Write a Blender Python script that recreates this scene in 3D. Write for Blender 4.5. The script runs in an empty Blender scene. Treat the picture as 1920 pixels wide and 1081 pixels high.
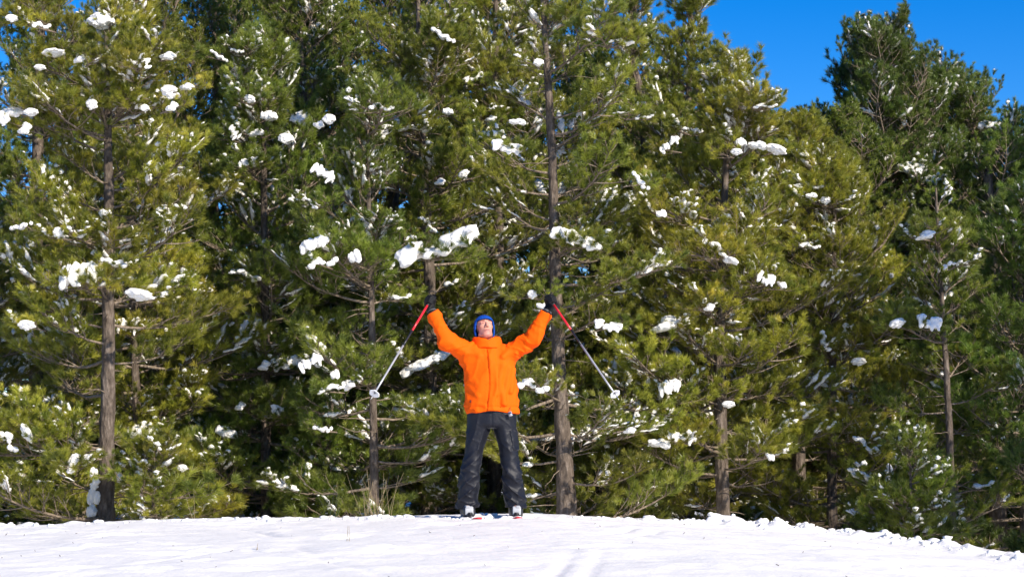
import bpy, math, random
import numpy as np
from mathutils import Vector, Matrix, Euler

R = math.radians
scene = bpy.context.scene
COL = scene.collection

# ------------------------------------------------------------------ camera, world, sun, exposure
CAM = Vector((0.0, -18.0, 0.5))
FPX = 3762.0                       # focal length in photo pixels (1920 wide)
PITCH = math.atan((864 - 540.5) / FPX)
cam_d = bpy.data.cameras.new('camera')
cam = bpy.data.objects.new('camera', cam_d)
COL.objects.link(cam)
cam.location = CAM
cam.rotation_euler = (math.pi / 2 + PITCH, 0, 0)
cam_d.sensor_width = 36
cam_d.lens = 36 * FPX / 1920
cam_d.clip_end = 2000
cam_d.dof.use_dof = True
cam_d.dof.focus_distance = 18.0
cam_d.dof.aperture_fstop = 8.0
scene.camera = cam

SUN_EL, SUN_AZ = R(31), R(41)      # azimuth from the camera's back towards the right
to_sun = Vector((math.sin(SUN_AZ) * math.cos(SUN_EL), -math.cos(SUN_AZ) * math.cos(SUN_EL), math.sin(SUN_EL)))
world = bpy.data.worlds.new('World')
scene.world = world
world.use_nodes = True
wn = world.node_tree
bg = wn.nodes['Background']
sky = wn.nodes.new('ShaderNodeTexSky')
sky.sky_type = 'NISHITA'
sky.sun_disc = False
sky.sun_elevation = SUN_EL
sky.sun_rotation = math.atan2(to_sun.x, to_sun.y)
sky.altitude = 2200
sky.air_density = 1.0
sky.dust_density = 0.0
sky.ozone_density = 3.0
hs = wn.nodes.new('ShaderNodeHueSaturation')
hs.inputs['Saturation'].default_value = 1.46
hs.inputs['Value'].default_value = 0.8
hs.inputs['Hue'].default_value = 0.512
wn.links.new(sky.outputs[0], hs.inputs['Color'])
wn.links.new(hs.outputs[0], bg.inputs['Color'])
bg.inputs['Strength'].default_value = 0.15
sun_d = bpy.data.lights.new('sun', 'SUN')
sun = bpy.data.objects.new('sun', sun_d)
COL.objects.link(sun)
sun.rotation_euler = to_sun.to_track_quat('Z', 'Y').to_euler()
sun_d.energy = 4.9
sun_d.angle = R(0.5)
sun_d.color = (1.0, 0.91, 0.77)
scene.view_settings.view_transform = 'Standard'
scene.view_settings.look = 'None'
scene.view_settings.exposure = 0.5
scene.view_settings.gamma = 1
scene.view_settings.use_curve_mapping = False
scene.cycles.max_bounces = 8
scene.cycles.diffuse_bounces = 4
scene.cycles.transmission_bounces = 4
scene.cycles.use_denoising = True

# ------------------------------------------------------------------ helpers
rng = np.random.default_rng(7)
random.seed(7)


def tag(o, label=None, cat=None, group=None, kind=None):
    if label: o['label'] = label
    if cat: o['category'] = cat
    if group: o['group'] = group
    if kind: o['kind'] = kind
    return o


def empty(name, loc, label, cat, group=None):
    o = bpy.data.objects.new(name, None)
    o.empty_display_size = 0.1
    COL.objects.link(o)
    o.location = loc
    return tag(o, label, cat, group)


def mesh_np(name, V, F, mat=None, smooth=True, attr=None, mi=None):
    """V (n,3); F list of int arrays of shape (m,k)."""
    me = bpy.data.meshes.new(name)
    if isinstance(F, np.ndarray): F = [F]
    F = [f for f in F if len(f)]
    V = np.ascontiguousarray(V, dtype=np.float32)
    me.vertices.add(len(V))
    me.vertices.foreach_set('co', V.ravel())
    tot = np.concatenate([np.full(len(f), f.shape[1], np.int32) for f in F])
    loops = np.concatenate([f.ravel() for f in F]).astype(np.int32)
    me.loops.add(len(loops))
    me.loops.foreach_set('vertex_index', loops)
    me.polygons.add(len(tot))
    st = np.concatenate([[0], np.cumsum(tot)[:-1]]).astype(np.int32)
    me.polygons.foreach_set('loop_start', st)
    me.polygons.foreach_set('loop_total', tot)
    me.polygons.foreach_set('use_smooth', np.full(len(tot), smooth))
    if mat:
        for m in (mat if isinstance(mat, (list, tuple)) else [mat]):
            me.materials.append(m)
    if mi is not None:
        me.polygons.foreach_set('material_index', np.ascontiguousarray(mi, dtype=np.int32))
    if attr:
        for k, a in attr.items():
            at = me.attributes.new(k, 'FLOAT', 'POINT')
            at.data.foreach_set('value', np.ascontiguousarray(a, dtype=np.float32))
    me.update(calc_edges=True)
    me.validate()
    return me


def link(name, me, parent=None, loc=None, rot=None, scl=None):
    o = bpy.data.objects.new(name, me)
    COL.objects.link(o)
    if parent is not None: o.parent = parent
    if loc is not None: o.location = loc
    if rot is not None: o.rotation_euler = rot
    if scl is not None: o.scale = scl
    return o


class Geo:
    def __init__(self): self.V, self.Q, self.T, self.n = [], [], [], 0
    def add(self, V, Q=None, T=None):
        if Q is not None and len(Q): self.Q.append(np.asarray(Q) + self.n)
        if T is not None and len(T): self.T.append(np.asarray(T) + self.n)
        self.V.append(np.asarray(V, float)); self.n += len(V)
    def mesh(self, name, mat, smooth=True):
        F = []
        if self.Q: F.append(np.concatenate(self.Q))
        if self.T: F.append(np.concatenate(self.T))
        return mesh_np(name, np.concatenate(self.V), F, mat, smooth)


def tube(P, r, sides=6, cap=True):
    P = np.asarray(P, float); n = len(P)
    r = np.broadcast_to(np.asarray(r, float), (n,))
    d = np.gradient(P, axis=0)
    d /= np.linalg.norm(d, axis=1)[:, None] + 1e-9
    mean = d.mean(0)
    up = np.array([0, 0, 1.0]) if abs(mean[2]) < 0.8 * np.linalg.norm(mean) else np.array([0, 1.0, 0])
    a = np.cross(d, up); a /= np.linalg.norm(a, axis=1)[:, None] + 1e-9
    b = np.cross(d, a)
    th = np.arange(sides) * 2 * math.pi / sides
    V = P[:, None] + r[:, None, None] * (np.cos(th)[None, :, None] * a[:, None] + np.sin(th)[None, :, None] * b[:, None])
    i = np.arange(n - 1)[:, None] * sides; j = np.arange(sides)[None]; k = (j + 1) % sides
    Q = np.stack([i + j, i + k, i + sides + k, i + sides + j], -1).reshape(-1, 4)
    V = V.reshape(-1, 3)
    T = None
    if cap:
        V = np.concatenate([V, P[:1], P[-1:]])
        m = n * sides
        j = np.arange(sides); k = (j + 1) % sides
        T = np.concatenate([np.stack([np.full(sides, m), k, j], -1),
                            np.stack([np.full(sides, m + 1), (n - 1) * sides + j, (n - 1) * sides + k], -1)])
    return V, Q, T


def _h(ix, iy, iz, seed):
    n = (ix.astype(np.int64) * 374761393 + iy.astype(np.int64) * 668265263 + iz.astype(np.int64) * 2147483647 + seed * 1274126177) & 0x7fffffff
    n = ((n ^ (n >> 13)) * 1274126177) & 0x7fffffff
    return ((n ^ (n >> 16)) & 0xffff) / 32767.5 - 1.0


def noise3(x, y, z, seed=0):
    x, y, z = np.broadcast_arrays(np.asarray(x, float), np.asarray(y, float), np.asarray(z, float))
    fx, fy, fz = np.floor(x), np.floor(y), np.floor(z)
    u, v, w = x - fx, y - fy, z - fz
    u, v, w = (t * t * (3 - 2 * t) for t in (u, v, w))
    out = 0
    for dx in (0, 1):
        for dy in (0, 1):
            for dz in (0, 1):
                out = out + _h(fx + dx, fy + dy, fz + dz, seed) * (u if dx else 1 - u) * (v if dy else 1 - v) * (w if dz else 1 - w)
    return out


def fbm(x, y, z, seed=0, oct=3):
    o, a = 0, 1.0
    for k in range(oct):
        o = o + a * noise3(x * 2 ** k, y * 2 ** k, z * 2 ** k, seed + k); a *= 0.5
    return o


def surface_nets(f, ax, ay, az):
    """Isosurface f=0 of samples on the grid ax x ay x az -> verts, quads (outside is f>0)."""
    s = f < 0
    nx, ny, nz = f.shape
    C = np.zeros((nx - 1, ny - 1, nz - 1), np.uint8)
    for dx in (0, 1):
        for dy in (0, 1):
            for dz in (0, 1):
                C += s[dx:nx - 1 + dx, dy:ny - 1 + dy, dz:nz - 1 + dz]
    act = np.argwhere((C > 0) & (C < 8))
    idx = np.full(C.shape, -1, np.int64)
    idx[tuple(act.T)] = np.arange(len(act))
    acc = np.zeros((len(act), 3)); cnt = np.zeros(len(act))
    axs = (ax, ay, az)
    cor = [(0, 0, 0), (1, 0, 0), (0, 1, 0), (1, 1, 0), (0, 0, 1), (1, 0, 1), (0, 1, 1), (1, 1, 1)]
    for a in range(8):
        for b in range(a + 1, 8):
            A, B = cor[a], cor[b]
            if sum(abs(A[k] - B[k]) for k in range(3)) != 1: continue
            ia, ib = act + A, act + B
            fa = f[tuple(ia.T)]; fb = f[tuple(ib.T)]
            m = (fa < 0) != (fb < 0)
            t = np.where(m, fa / (fa - fb + 1e-12), 0)
            for k in range(3):
                ca, cb = axs[k][ia[:, k]], axs[k][ib[:, k]]
                acc[:, k] += np.where(m, ca + t * (cb - ca), 0)
            cnt += m
    V = acc / cnt[:, None]
    Q = []
    for k in range(3):
        sl0 = [slice(None)] * 3; sl1 = [slice(None)] * 3
        sl0[k] = slice(0, -1); sl1[k] = slice(1, None)
        a, b = s[tuple(sl0)], s[tuple(sl1)]
        E = np.argwhere(a != b)
        u, v = (k + 1) % 3, (k + 2) % 3
        ok = (E[:, u] > 0) & (E[:, v] > 0) & (E[:, u] < f.shape[u] - 1) & (E[:, v] < f.shape[v] - 1)
        E = E[ok]
        ins = a[tuple(E.T)]
        def cell(du, dv):
            c = E.copy(); c[:, u] -= du; c[:, v] -= dv
            return idx[tuple(c.T)]
        q = np.stack([cell(1, 1), cell(0, 1), cell(0, 0), cell(1, 0)], -1)
        q[~ins] = q[~ins][:, ::-1]
        Q.append(q)
    return V, np.concatenate(Q)


def grid(lo, hi, h):
    ax = [np.arange(lo[k], hi[k] + h, h) for k in range(3)]
    return ax, np.meshgrid(*ax, indexing='ij')


def smin(a, b, k):
    h = np.clip(0.5 + 0.5 * (b - a) / k, 0, 1)
    return b + (a - b) * h - k * h * (1 - h)


def smax(a, b, k): return -smin(-a, -b, k)


def cap_sdf(X, Y, Z, a, b, ra, rb):
    a = np.asarray(a, float); b = np.asarray(b, float); d = b - a
    t = np.clip(((X - a[0]) * d[0] + (Y - a[1]) * d[1] + (Z - a[2]) * d[2]) / (d @ d), 0, 1)
    return np.sqrt((X - a[0] - t * d[0]) ** 2 + (Y - a[1] - t * d[1]) ** 2 + (Z - a[2] - t * d[2]) ** 2) - (ra + t * (rb - ra))


def ell_sdf(X, Y, Z, c, r):
    q = np.sqrt(((X - c[0]) / r[0]) ** 2 + ((Y - c[1]) / r[1]) ** 2 + ((Z - c[2]) / r[2]) ** 2)
    return (q - 1) * min(r)


def ico(sub):
    import bmesh
    bm = bmesh.new(); bmesh.ops.create_icosphere(bm, subdivisions=sub, radius=1)
    V = np.array([v.co[:] for v in bm.verts]); T = np.array([[v.index for v in f.verts] for f in bm.faces]); bm.free()
    return V, T


ICO1, ICO2 = ico(1), ico(2)


def boxgeo(g, c, s, rot=None, taper=1.0):
    """box centred at c with size s, chamfer-free, 12 triangles"""
    x, y, z = np.asarray(s) / 2
    V = np.array([[-x, -y, -z], [x, -y, -z], [x, y, -z], [-x, y, -z], [-x * taper, -y * taper, z], [x * taper, -y * taper, z], [x * taper, y * taper, z], [-x * taper, y * taper, z]])
    if rot is not None: V = V @ np.array(rot).T
    g.add(V + np.asarray(c), Q=[[0, 3, 2, 1], [4, 5, 6, 7], [0, 1, 5, 4], [1, 2, 6, 5], [2, 3, 7, 6], [3, 0, 4, 7]])


def rowpt(px, py, s):
    """world point seen at photo pixel (px,py) whose distance along +Y from the camera is s"""
    u, v = (px - 960) / FPX, -(py - 540.5) / FPX
    d = Vector((u, math.cos(PITCH) - v * math.sin(PITCH), math.sin(PITCH) + v * math.cos(PITCH)))
    return CAM + d * (s / d.y)


# ------------------------------------------------------------------ materials
def newmat(name):
    m = bpy.data.materials.new(name); m.use_nodes = True
    nt = m.node_tree
    return m, nt, nt.nodes['Principled BSDF']


def simple(name, col, rough=0.6, spec=0.5, metal=0.0, noise=0.0, nscale=40, bump=0.0, bscale=200):
    m, nt, p = newmat(name)
    p.inputs['Roughness'].default_value = rough
    p.inputs['Specular IOR Level'].default_value = spec
    p.inputs['Metallic'].default_value = metal
    p.inputs['Base Color'].default_value = (*col, 1)
    tc = nt.nodes.new('ShaderNodeTexCoord')
    if noise:
        n = nt.nodes.new('ShaderNodeTexNoise'); n.inputs['Scale'].default_value = nscale; n.inputs['Detail'].default_value = 5
        nt.links.new(tc.outputs['Object'], n.inputs['Vector'])
        r = nt.nodes.new('ShaderNodeMapRange'); r.inputs[3].default_value = 1 - noise; r.inputs[4].default_value = 1 + noise
        nt.links.new(n.outputs[0], r.inputs[0])
        mx = nt.nodes.new('ShaderNodeMix'); mx.data_type = 'RGBA'; mx.blend_type = 'MULTIPLY'; mx.inputs[0].default_value = 1
        mx.inputs[6].default_value = (*col, 1)
        nt.links.new(r.outputs[0], mx.inputs[7]); nt.links.new(mx.outputs[2], p.inputs['Base Color'])
    if bump:
        n = nt.nodes.new('ShaderNodeTexNoise'); n.inputs['Scale'].default_value = bscale; n.inputs['Detail'].default_value = 6
        nt.links.new(tc.outputs['Object'], n.inputs['Vector'])
        b = nt.nodes.new('ShaderNodeBump'); b.inputs['Strength'].default_value = bump; b.inputs['Distance'].default_value = 0.01
        nt.links.new(n.outputs[0], b.inputs['Height']); nt.links.new(b.outputs[0], p.inputs['Normal'])
    return m


def mat_snow(name, scale=1.0, dist=0.012, strength=0.6):
    m, nt, p = newmat(name)
    p.inputs['Base Color'].default_value = (0.87, 0.848, 0.812, 1)
    p.inputs['Roughness'].default_value = 0.55
    p.inputs['Specular IOR Level'].default_value = 0.25
    g = nt.nodes.new('ShaderNodeNewGeometry')
    n1 = nt.nodes.new('ShaderNodeTexNoise'); n1.inputs['Scale'].default_value = 28 * scale; n1.inputs['Detail'].default_value = 8; n1.inputs['Roughness'].default_value = 0.65
    n2 = nt.nodes.new('ShaderNodeTexNoise'); n2.inputs['Scale'].default_value = 5 * scale; n2.inputs['Detail'].default_value = 5
    nt.links.new(g.outputs['Position'], n1.inputs['Vector']); nt.links.new(g.outputs['Position'], n2.inputs['Vector'])
    ad = nt.nodes.new('ShaderNodeMath'); ad.operation = 'ADD'
    nt.links.new(n1.outputs[0], ad.inputs[0]); nt.links.new(n2.outputs[0], ad.inputs[1])
    b = nt.nodes.new('ShaderNodeBump'); b.inputs['Strength'].default_value = strength; b.inputs['Distance'].default_value = dist
    nt.links.new(ad.outputs[0], b.inputs['Height']); nt.links.new(b.outputs[0], p.inputs['Normal'])
    return m


def mat_needles():
    m, nt, p = newmat('pine_needles')
    at = nt.nodes.new('ShaderNodeAttribute'); at.attribute_name = 'tint'
    cr = nt.nodes.new('ShaderNodeValToRGB')
    e = cr.color_ramp.elements
    e[0].position = 0.0; e[0].color = (0.080, 0.110, 0.022, 1)
    e[1].position = 1.0; e[1].color = (0.30, 0.13, 0.03, 1)
    for pos, c in ((0.3, (0.185, 0.215, 0.036, 1)), (0.6, (0.31, 0.33, 0.055, 1)), (0.93, (0.46, 0.45, 0.12, 1))):
        k = e.new(pos); k.color = c
    nt.links.new(at.outputs['Fac'], cr.inputs[0])
    oi = nt.nodes.new('ShaderNodeObjectInfo')
    mx = nt.nodes.new('ShaderNodeMix'); mx.data_type = 'RGBA'; mx.blend_type = 'MULTIPLY'; mx.inputs[0].default_value = 1
    nt.links.new(cr.outputs[0], mx.inputs[6]); nt.links.new(oi.outputs['Color'], mx.inputs[7])
    p.inputs['Roughness'].default_value = 0.34
    p.inputs['Specular IOR Level'].default_value = 0.55
    nt.links.new(mx.outputs[2], p.inputs['Base Color'])
    tr = nt.nodes.new('ShaderNodeBsdfTranslucent'); nt.links.new(mx.outputs[2], tr.inputs[0])
    ms = nt.nodes.new('ShaderNodeMixShader'); ms.inputs[0].default_value = 0.42
    nt.links.new(p.outputs[0], ms.inputs[1]); nt.links.new(tr.outputs[0], ms.inputs[2])
    nt.links.new(ms.outputs[0], nt.nodes['Material Output'].inputs[0])
    return m


def mat_bark(name, c0, c1, c2):
    m, nt, p = newmat(name)
    tc = nt.nodes.new('ShaderNodeTexCoord')
    mp = nt.nodes.new('ShaderNodeMapping'); mp.inputs['Scale'].default_value = (1, 1, 0.35)
    nt.links.new(tc.outputs['Object'], mp.inputs[0])
    v = nt.nodes.new('ShaderNodeTexVoronoi'); v.inputs['Scale'].default_value = 26
    n = nt.nodes.new('ShaderNodeTexNoise'); n.inputs['Scale'].default_value = 18; n.inputs['Detail'].default_value = 8; n.inputs['Roughness'].default_value = 0.7
    nt.links.new(mp.outputs[0], v.inputs['Vector']); nt.links.new(mp.outputs[0], n.inputs['Vector'])
    cr = nt.nodes.new('ShaderNodeValToRGB'); e = cr.color_ramp.elements
    e[0].position = 0.3; e[0].color = (*c0, 1); e[1].position = 0.75; e[1].color = (*c2, 1)
    k = e.new(0.52); k.color = (*c1, 1)
    nt.links.new(n.outputs[0], cr.inputs[0]); nt.links.new(cr.outputs[0], p.inputs['Base Color'])
    ad = nt.nodes.new('ShaderNodeMath'); ad.operation = 'ADD'
    nt.links.new(v.outputs['Distance'], ad.inputs[0]); nt.links.new(n.outputs[0], ad.inputs[1])
    b = nt.nodes.new('ShaderNodeBump'); b.inputs['Strength'].default_value = 0.9; b.inputs['Distance'].default_value = 0.02
    nt.links.new(ad.outputs[0], b.inputs['Height']); nt.links.new(b.outputs[0], p.inputs['Normal'])
    p.inputs['Roughness'].default_value = 0.9
    p.inputs['Specular IOR Level'].default_value = 0.15
    return m


M_SNOWG = mat_snow('ground_snow', 1.0, 0.022, 0.42)
M_SNOW = mat_snow('lying_snow', 1.6, 0.01, 0.5)
M_NEEDLE = mat_needles()
M_BARK = mat_bark('pine_bark', (0.04, 0.03, 0.024), (0.125, 0.098, 0.078), (0.30, 0.245, 0.205))
M_TWIG = mat_bark('twig_bark', (0.12, 0.09, 0.065), (0.23, 0.18, 0.135), (0.36, 0.30, 0.24))
M_STRAW = simple('dry_straw', (0.34, 0.26, 0.15), 0.8, 0.2, noise=0.25)

# ------------------------------------------------------------------ ground
RIDGE = np.array([(1.2, .25), (2.2, .1), (2.9, -.25), (3.4, -1.0), (3.75, -2.2), (3.95, -3.5), (4.05, -6.0), (4.1, -9.0)])


def base_z(x, y):
    x = np.asarray(x, float); y = np.asarray(y, float)
    q = x * x / (1 + x * x / 150)
    z = -np.where(x < 0, 0.0057, 0.0178) * q
    z = z - np.where(y < 0, 0.0034 * y * y / (1 + y * y / 1500), 0.42 * (1 - np.exp(-(y / 7.0) ** 2)))
    return z


def ridge_dist(x, y):
    best = np.full(np.shape(x), 1e9); side = np.zeros(np.shape(x)); along = np.zeros(np.shape(x))
    acc = 0.0
    for a, b in zip(RIDGE[:-1], RIDGE[1:]):
        d = b - a; L = np.hypot(*d)
        t = np.clip(((x - a[0]) * d[0] + (y - a[1]) * d[1]) / (L * L), 0, 1)
        ex, ey = x - a[0] - t * d[0], y - a[1] - t * d[1]
        dd = np.hypot(ex, ey)
        sgn = np.sign(d[0] * ey - d[1] * ex)
        m = dd < best
        best = np.where(m, dd, best); side = np.where(m, sgn, side); along = np.where(m, acc + t * L, along)
        acc += L
    return best, side, along


DENTS = [(random.uniform(-4.5, 4.5), random.uniform(-7, -.4), random.uniform(-.7, .7), random.uniform(.035, .07), random.uniform(.05, .22), random.uniform(.012, .035)) for _ in range(75)]


def ground_z(x, y):
    x = np.asarray(x, float); y = np.asarray(y, float)
    z = base_z(x, y)
    near = np.exp(-(np.hypot(x, y + 2) / 14) ** 2)
    z = z + near * (0.022 * fbm(x * .55, y * .55, 0 * x, 3, 3) + 0.010 * fbm(x * 2.2, y * 3.0, 0 * x, 11, 3) + 0.0035 * fbm(x * 8, y * 8, 0 * x, 15, 3))
    # wind ripples and faint old ski tracks
    z = z - 0.012 * near * np.clip(noise3(x * 2.4 + y * .8, y * 1.1 - x * .3, 0 * x, 23) - 0.35, 0, 1) * 1.6
    for (cx, sl, w, dp) in ((1.5, .22, .045, .028), (1.72, .22, .045, .028), (-2.9, -.35, .05, .024), (.55, .55, .04, .022), (-1.2, .8, .04, .02)):
        dd = (x - cx - sl * y - .15 * np.sin(y * .9 + cx))
        br = np.clip(noise3(x * 1.7, y * .8, 0 * x, 41) + .25, 0, 1)
        z = z - near * dp * br * np.exp(-(dd / w) ** 2)
    for (dx_, dy_, a_, w_, l_, dp_) in DENTS:
        m = (np.abs(x - dx_) < .6) & (np.abs(y - dy_) < .6)
        if not np.any(m): continue
        u = (x - dx_) * math.cos(a_) + (y - dy_) * math.sin(a_); v = -(x - dx_) * math.sin(a_) + (y - dy_) * math.cos(a_)
        z = z - np.where(m, dp_ * (np.exp(-(u / l_) ** 2 - (v / w_) ** 2) - .5 * np.exp(-(u / l_) ** 2 - ((v - w_ * 1.7) / w_) ** 2)), 0)
    # rough lumps along the crest
    cr = np.exp(-((y - .15) / .5) ** 2)
    z = z + cr * 0.035 * np.clip(fbm(x * 5, y * 5, 0 * x, 31, 3) - .15, 0, 2)
    # ploughed up edge on the right with its trench
    d, sd, al = ridge_dist(x, y)
    fade = np.clip(al / .6, 0, 1)
    lump = np.clip(.55 + .8 * fbm(x * 4.2, y * 4.2, 0 * x, 51, 3), 0, 2)
    z = z + fade * (0.058 * np.exp(-(d / .17) ** 2) * lump + .03 * np.exp(-(d / .22) ** 2) * np.clip(noise3(x * 14, y * 14, 0 * x, 57) - .05, 0, 1))
    tr = np.where(sd > 0, d, 9)
    z = z - fade * 0.07 * np.exp(-((tr - .34) / .16) ** 2) * np.clip(al - 1.5, 0, 1)
    return z


def axis(lo, hi, step, far, n=26):
    mid = np.arange(lo, hi + step, step)
    t = np.linspace(0, 1, n + 1)[1:]
    g1 = lo - (far + lo) * t ** 3.2 - step * t
    g2 = mid[-1] + (far - hi) * t ** 3.2 + step * t
    return np.concatenate([g1[::-1], mid, g2])


gx = axis(-6.2, 6.2, 0.03, 400)
gy = axis(-8.0, 1.6, 0.032, 400)
GX, GY = np.meshgrid(gx, gy, indexing='ij')
V = np.stack([GX, GY, ground_z(GX, GY)], -1).reshape(-1, 3)
i = np.arange(len(gx) - 1)[:, None] * len(gy); j = np.arange(len(gy) - 1)[None]
Q = np.stack([i + j, i + len(gy) + j, i + len(gy) + j + 1, i + j + 1], -1).reshape(-1, 4)
go = link('snow_ground', mesh_np('snow_ground', V, Q, M_SNOWG))
tag(go, 'white snow slope rounded over a low crest', None, None, 'structure')


def gz(x, y): return float(ground_z(np.array([x]), np.array([y]))[0])


PX0 = -0.18
# ------------------------------------------------------------------ broken snow clods
def lump_geo(g, c, r, seed, base=ICO2, flat=.75):
    V, T = base
    n = 1 + .45 * noise3(V[:, 0] * 1.9 + seed * 3.1, V[:, 1] * 1.9, V[:, 2] * 1.9, seed)
    g.add(V * n[:, None] * np.asarray(r) + np.asarray(c), T=T)


g = Geo()
for k in range(90):
    sx = random.choice((-1, 1))
    x, y = PX0 + sx * .216 + random.gauss(0, .09), random.uniform(-.55, .1)
    r = .008 + .022 * random.random() ** 2
    lump_geo(g, (x, y, gz(x, y) + r * .2), (r * 1.4, r * 1.2, r * .8), k + 3000, ICO1 if r < .018 else ICO2)
for k in range(300):
    L = random.random() ** .9
    seg = L * (len(RIDGE) - 2); a = int(seg); t = seg - a
    p = RIDGE[a] * (1 - t) + RIDGE[a + 1] * t
    x, y = p[0] + random.gauss(0, .11), p[1] + random.gauss(0, .13)
    r = .007 + .034 * random.random() ** 3.5
    lump_geo(g, (x, y, gz(x, y) + r * .05), (r * random.uniform(.9, 1.4), r, r * .8), k, ICO1 if r < .022 else ICO2)
for k in range(260):
    x, y = random.uniform(-5.5, 3), random.gauss(.1, .22)
    if random.random() < .45: x = random.gauss(-.1, .7)
    r = .008 + .026 * random.random() ** 2.6
    if y < 0.05 and r > .02 and abs(x + .18) < .5: r = .014
    lump_geo(g, (x, y, gz(x, y) + r * .25), (r * random.uniform(.9, 1.5), r, r * .75), k + 900, ICO1 if r < .02 else ICO2)
tag(link('snow_clods', g.mesh('snow_clods', M_SNOW)), 'broken snow lumps scattered along the crest and the ploughed edge', None, None, 'stuff')

# needles, bark and twig bits blown onto the snow
M_LITTER = simple('pine_litter', (0.10, 0.075, 0.05), 0.8, 0.2)
g = Geo()
for k in range(90):
    x, y = random.uniform(-5, 5), random.uniform(-7.5, .2)
    a = random.uniform(0, 3.14); l = random.uniform(.005, .02)
    P_ = np.array([(x, y, gz(x, y) + .003), (x + l * math.cos(a), y + l * math.sin(a), gz(x + l * math.cos(a), y + l * math.sin(a)) + random.uniform(.003, .014))])
    g.add(*tube(P_, random.uniform(.001, .0028), 4))
tag(link('pine_litter', g.mesh('pine_litter', M_LITTER)), 'specks of brown pine litter on the white snow', None, None, 'stuff')

# ------------------------------------------------------------------ skier
def seg_axis(*segs):
    out = []
    for lo, hi, h in segs: out.append(np.arange(lo, hi - h * .3, h))
    out.append([segs[-1][1]])
    return np.concatenate(out)


PX = -0.18
P0 = Vector((PX, 0, gz(PX, 0) + .012))
person = empty('person', P0, 'skier in orange jacket and blue beanie with both arms raised, holding ski poles', 'person')


def pl(px, py, y=0.0):
    v = rowpt(px, py, 18 + y) - P0
    return np.array(v)


M_ORANGE = simple('orange_shell_fabric', (0.93, 0.11, 0.001), 0.75, 0.12, noise=.05, nscale=14, bump=.25, bscale=55)
M_NAVY = simple('charcoal_ski_fabric', (0.006, 0.007, 0.013), 0.52, 0.3, noise=.2, nscale=18, bump=.3, bscale=45)
M_GLOVE = simple('black_glove_leather', (0.006, 0.006, 0.007), 0.6, 0.25, bump=.4, bscale=120)
M_GLOVEG = simple('grey_glove_panel', (0.10, 0.10, 0.11), 0.6, 0.3)
M_BLUE = simple('blue_knit_wool', (0.005, 0.062, 0.36), 0.85, 0.15, noise=.15, nscale=60, bump=.8, bscale=130)
M_BOOTD = simple('dark_boot_plastic', (0.03, 0.03, 0.035), 0.35)
M_BOOTW = simple('white_boot_plastic', (0.42, 0.43, 0.45), 0.35, noise=.1)
M_BUCK = simple('buckle_metal', (0.55, 0.55, 0.56), 0.3, metal=.9)
M_RED = simple('red_lacquer', (0.62, 0.02, 0.03), 0.3)
M_WHITEP = simple('white_plastic', (0.8, 0.8, 0.8), 0.4)
M_GREYM = simple('grey_painted_pole', (0.42, 0.42, 0.44), 0.35, metal=.3)
M_BLACKP = simple('black_plastic', (0.015, 0.015, 0.017), 0.4)
M_EYE = simple('eye_dark', (0.10, 0.07, 0.05), 0.2)
M_HAIR = simple('dark_hair', (0.03, 0.02, 0.013), 0.6)

m, nt, p = newmat('skin')
at = nt.nodes.new('ShaderNodeAttribute'); at.attribute_name = 'tone'
cr = nt.nodes.new('ShaderNodeValToRGB'); e = cr.color_ramp.elements
e[0].position = 0; e[0].color = (0.07, 0.035, 0.022, 1); e[1].position = 1; e[1].color = (0.62, 0.33, 0.235, 1)
k_ = e.new(.55); k_.color = (0.40, 0.13, 0.105, 1)
nt.links.new(at.outputs['Fac'], cr.inputs[0]); nt.links.new(cr.outputs[0], p.inputs['Base Color'])
p.inputs['Roughness'].default_value = .48
p.inputs['Subsurface Weight'].default_value = .12
p.inputs['Subsurface Radius'].default_value = (.01, .004, .002)
M_SKIN = m

# joints, in metres from the point between the boots
SH = {-1: np.array([-.185, .0, 1.475]), 1: np.array([.17, .0, 1.478])}
EL = {-1: np.array([-.400, -.115, 1.565]), 1: np.array([.372, -.115, 1.602])}
WR = {-1: pl(811, 586, -.13), 1: pl(1024, 587, -.13)}
GR = {-1: pl(806, 566, -.165), 1: pl(1033, 565, -.165)}
BK = {-1: pl(702, 737, -.93), 1: pl(1153, 738, -.90)}
HC = np.array([-.066, -.008, 1.688])                       # head centre
HR = np.array(Matrix.Rotation(R(13), 3, 'Z') @ Matrix.Rotation(R(-27), 3, 'X'))


def head_local(X, Y, Z):
    x, y, z = X - HC[0], Y - HC[1], Z - HC[2]
    M = HR.T
    return M[0, 0] * x + M[0, 1] * y + M[0, 2] * z, M[1, 0] * x + M[1, 1] * y + M[1, 2] * z, M[2, 0] * x + M[2, 1] * y + M[2, 2] * z


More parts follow.
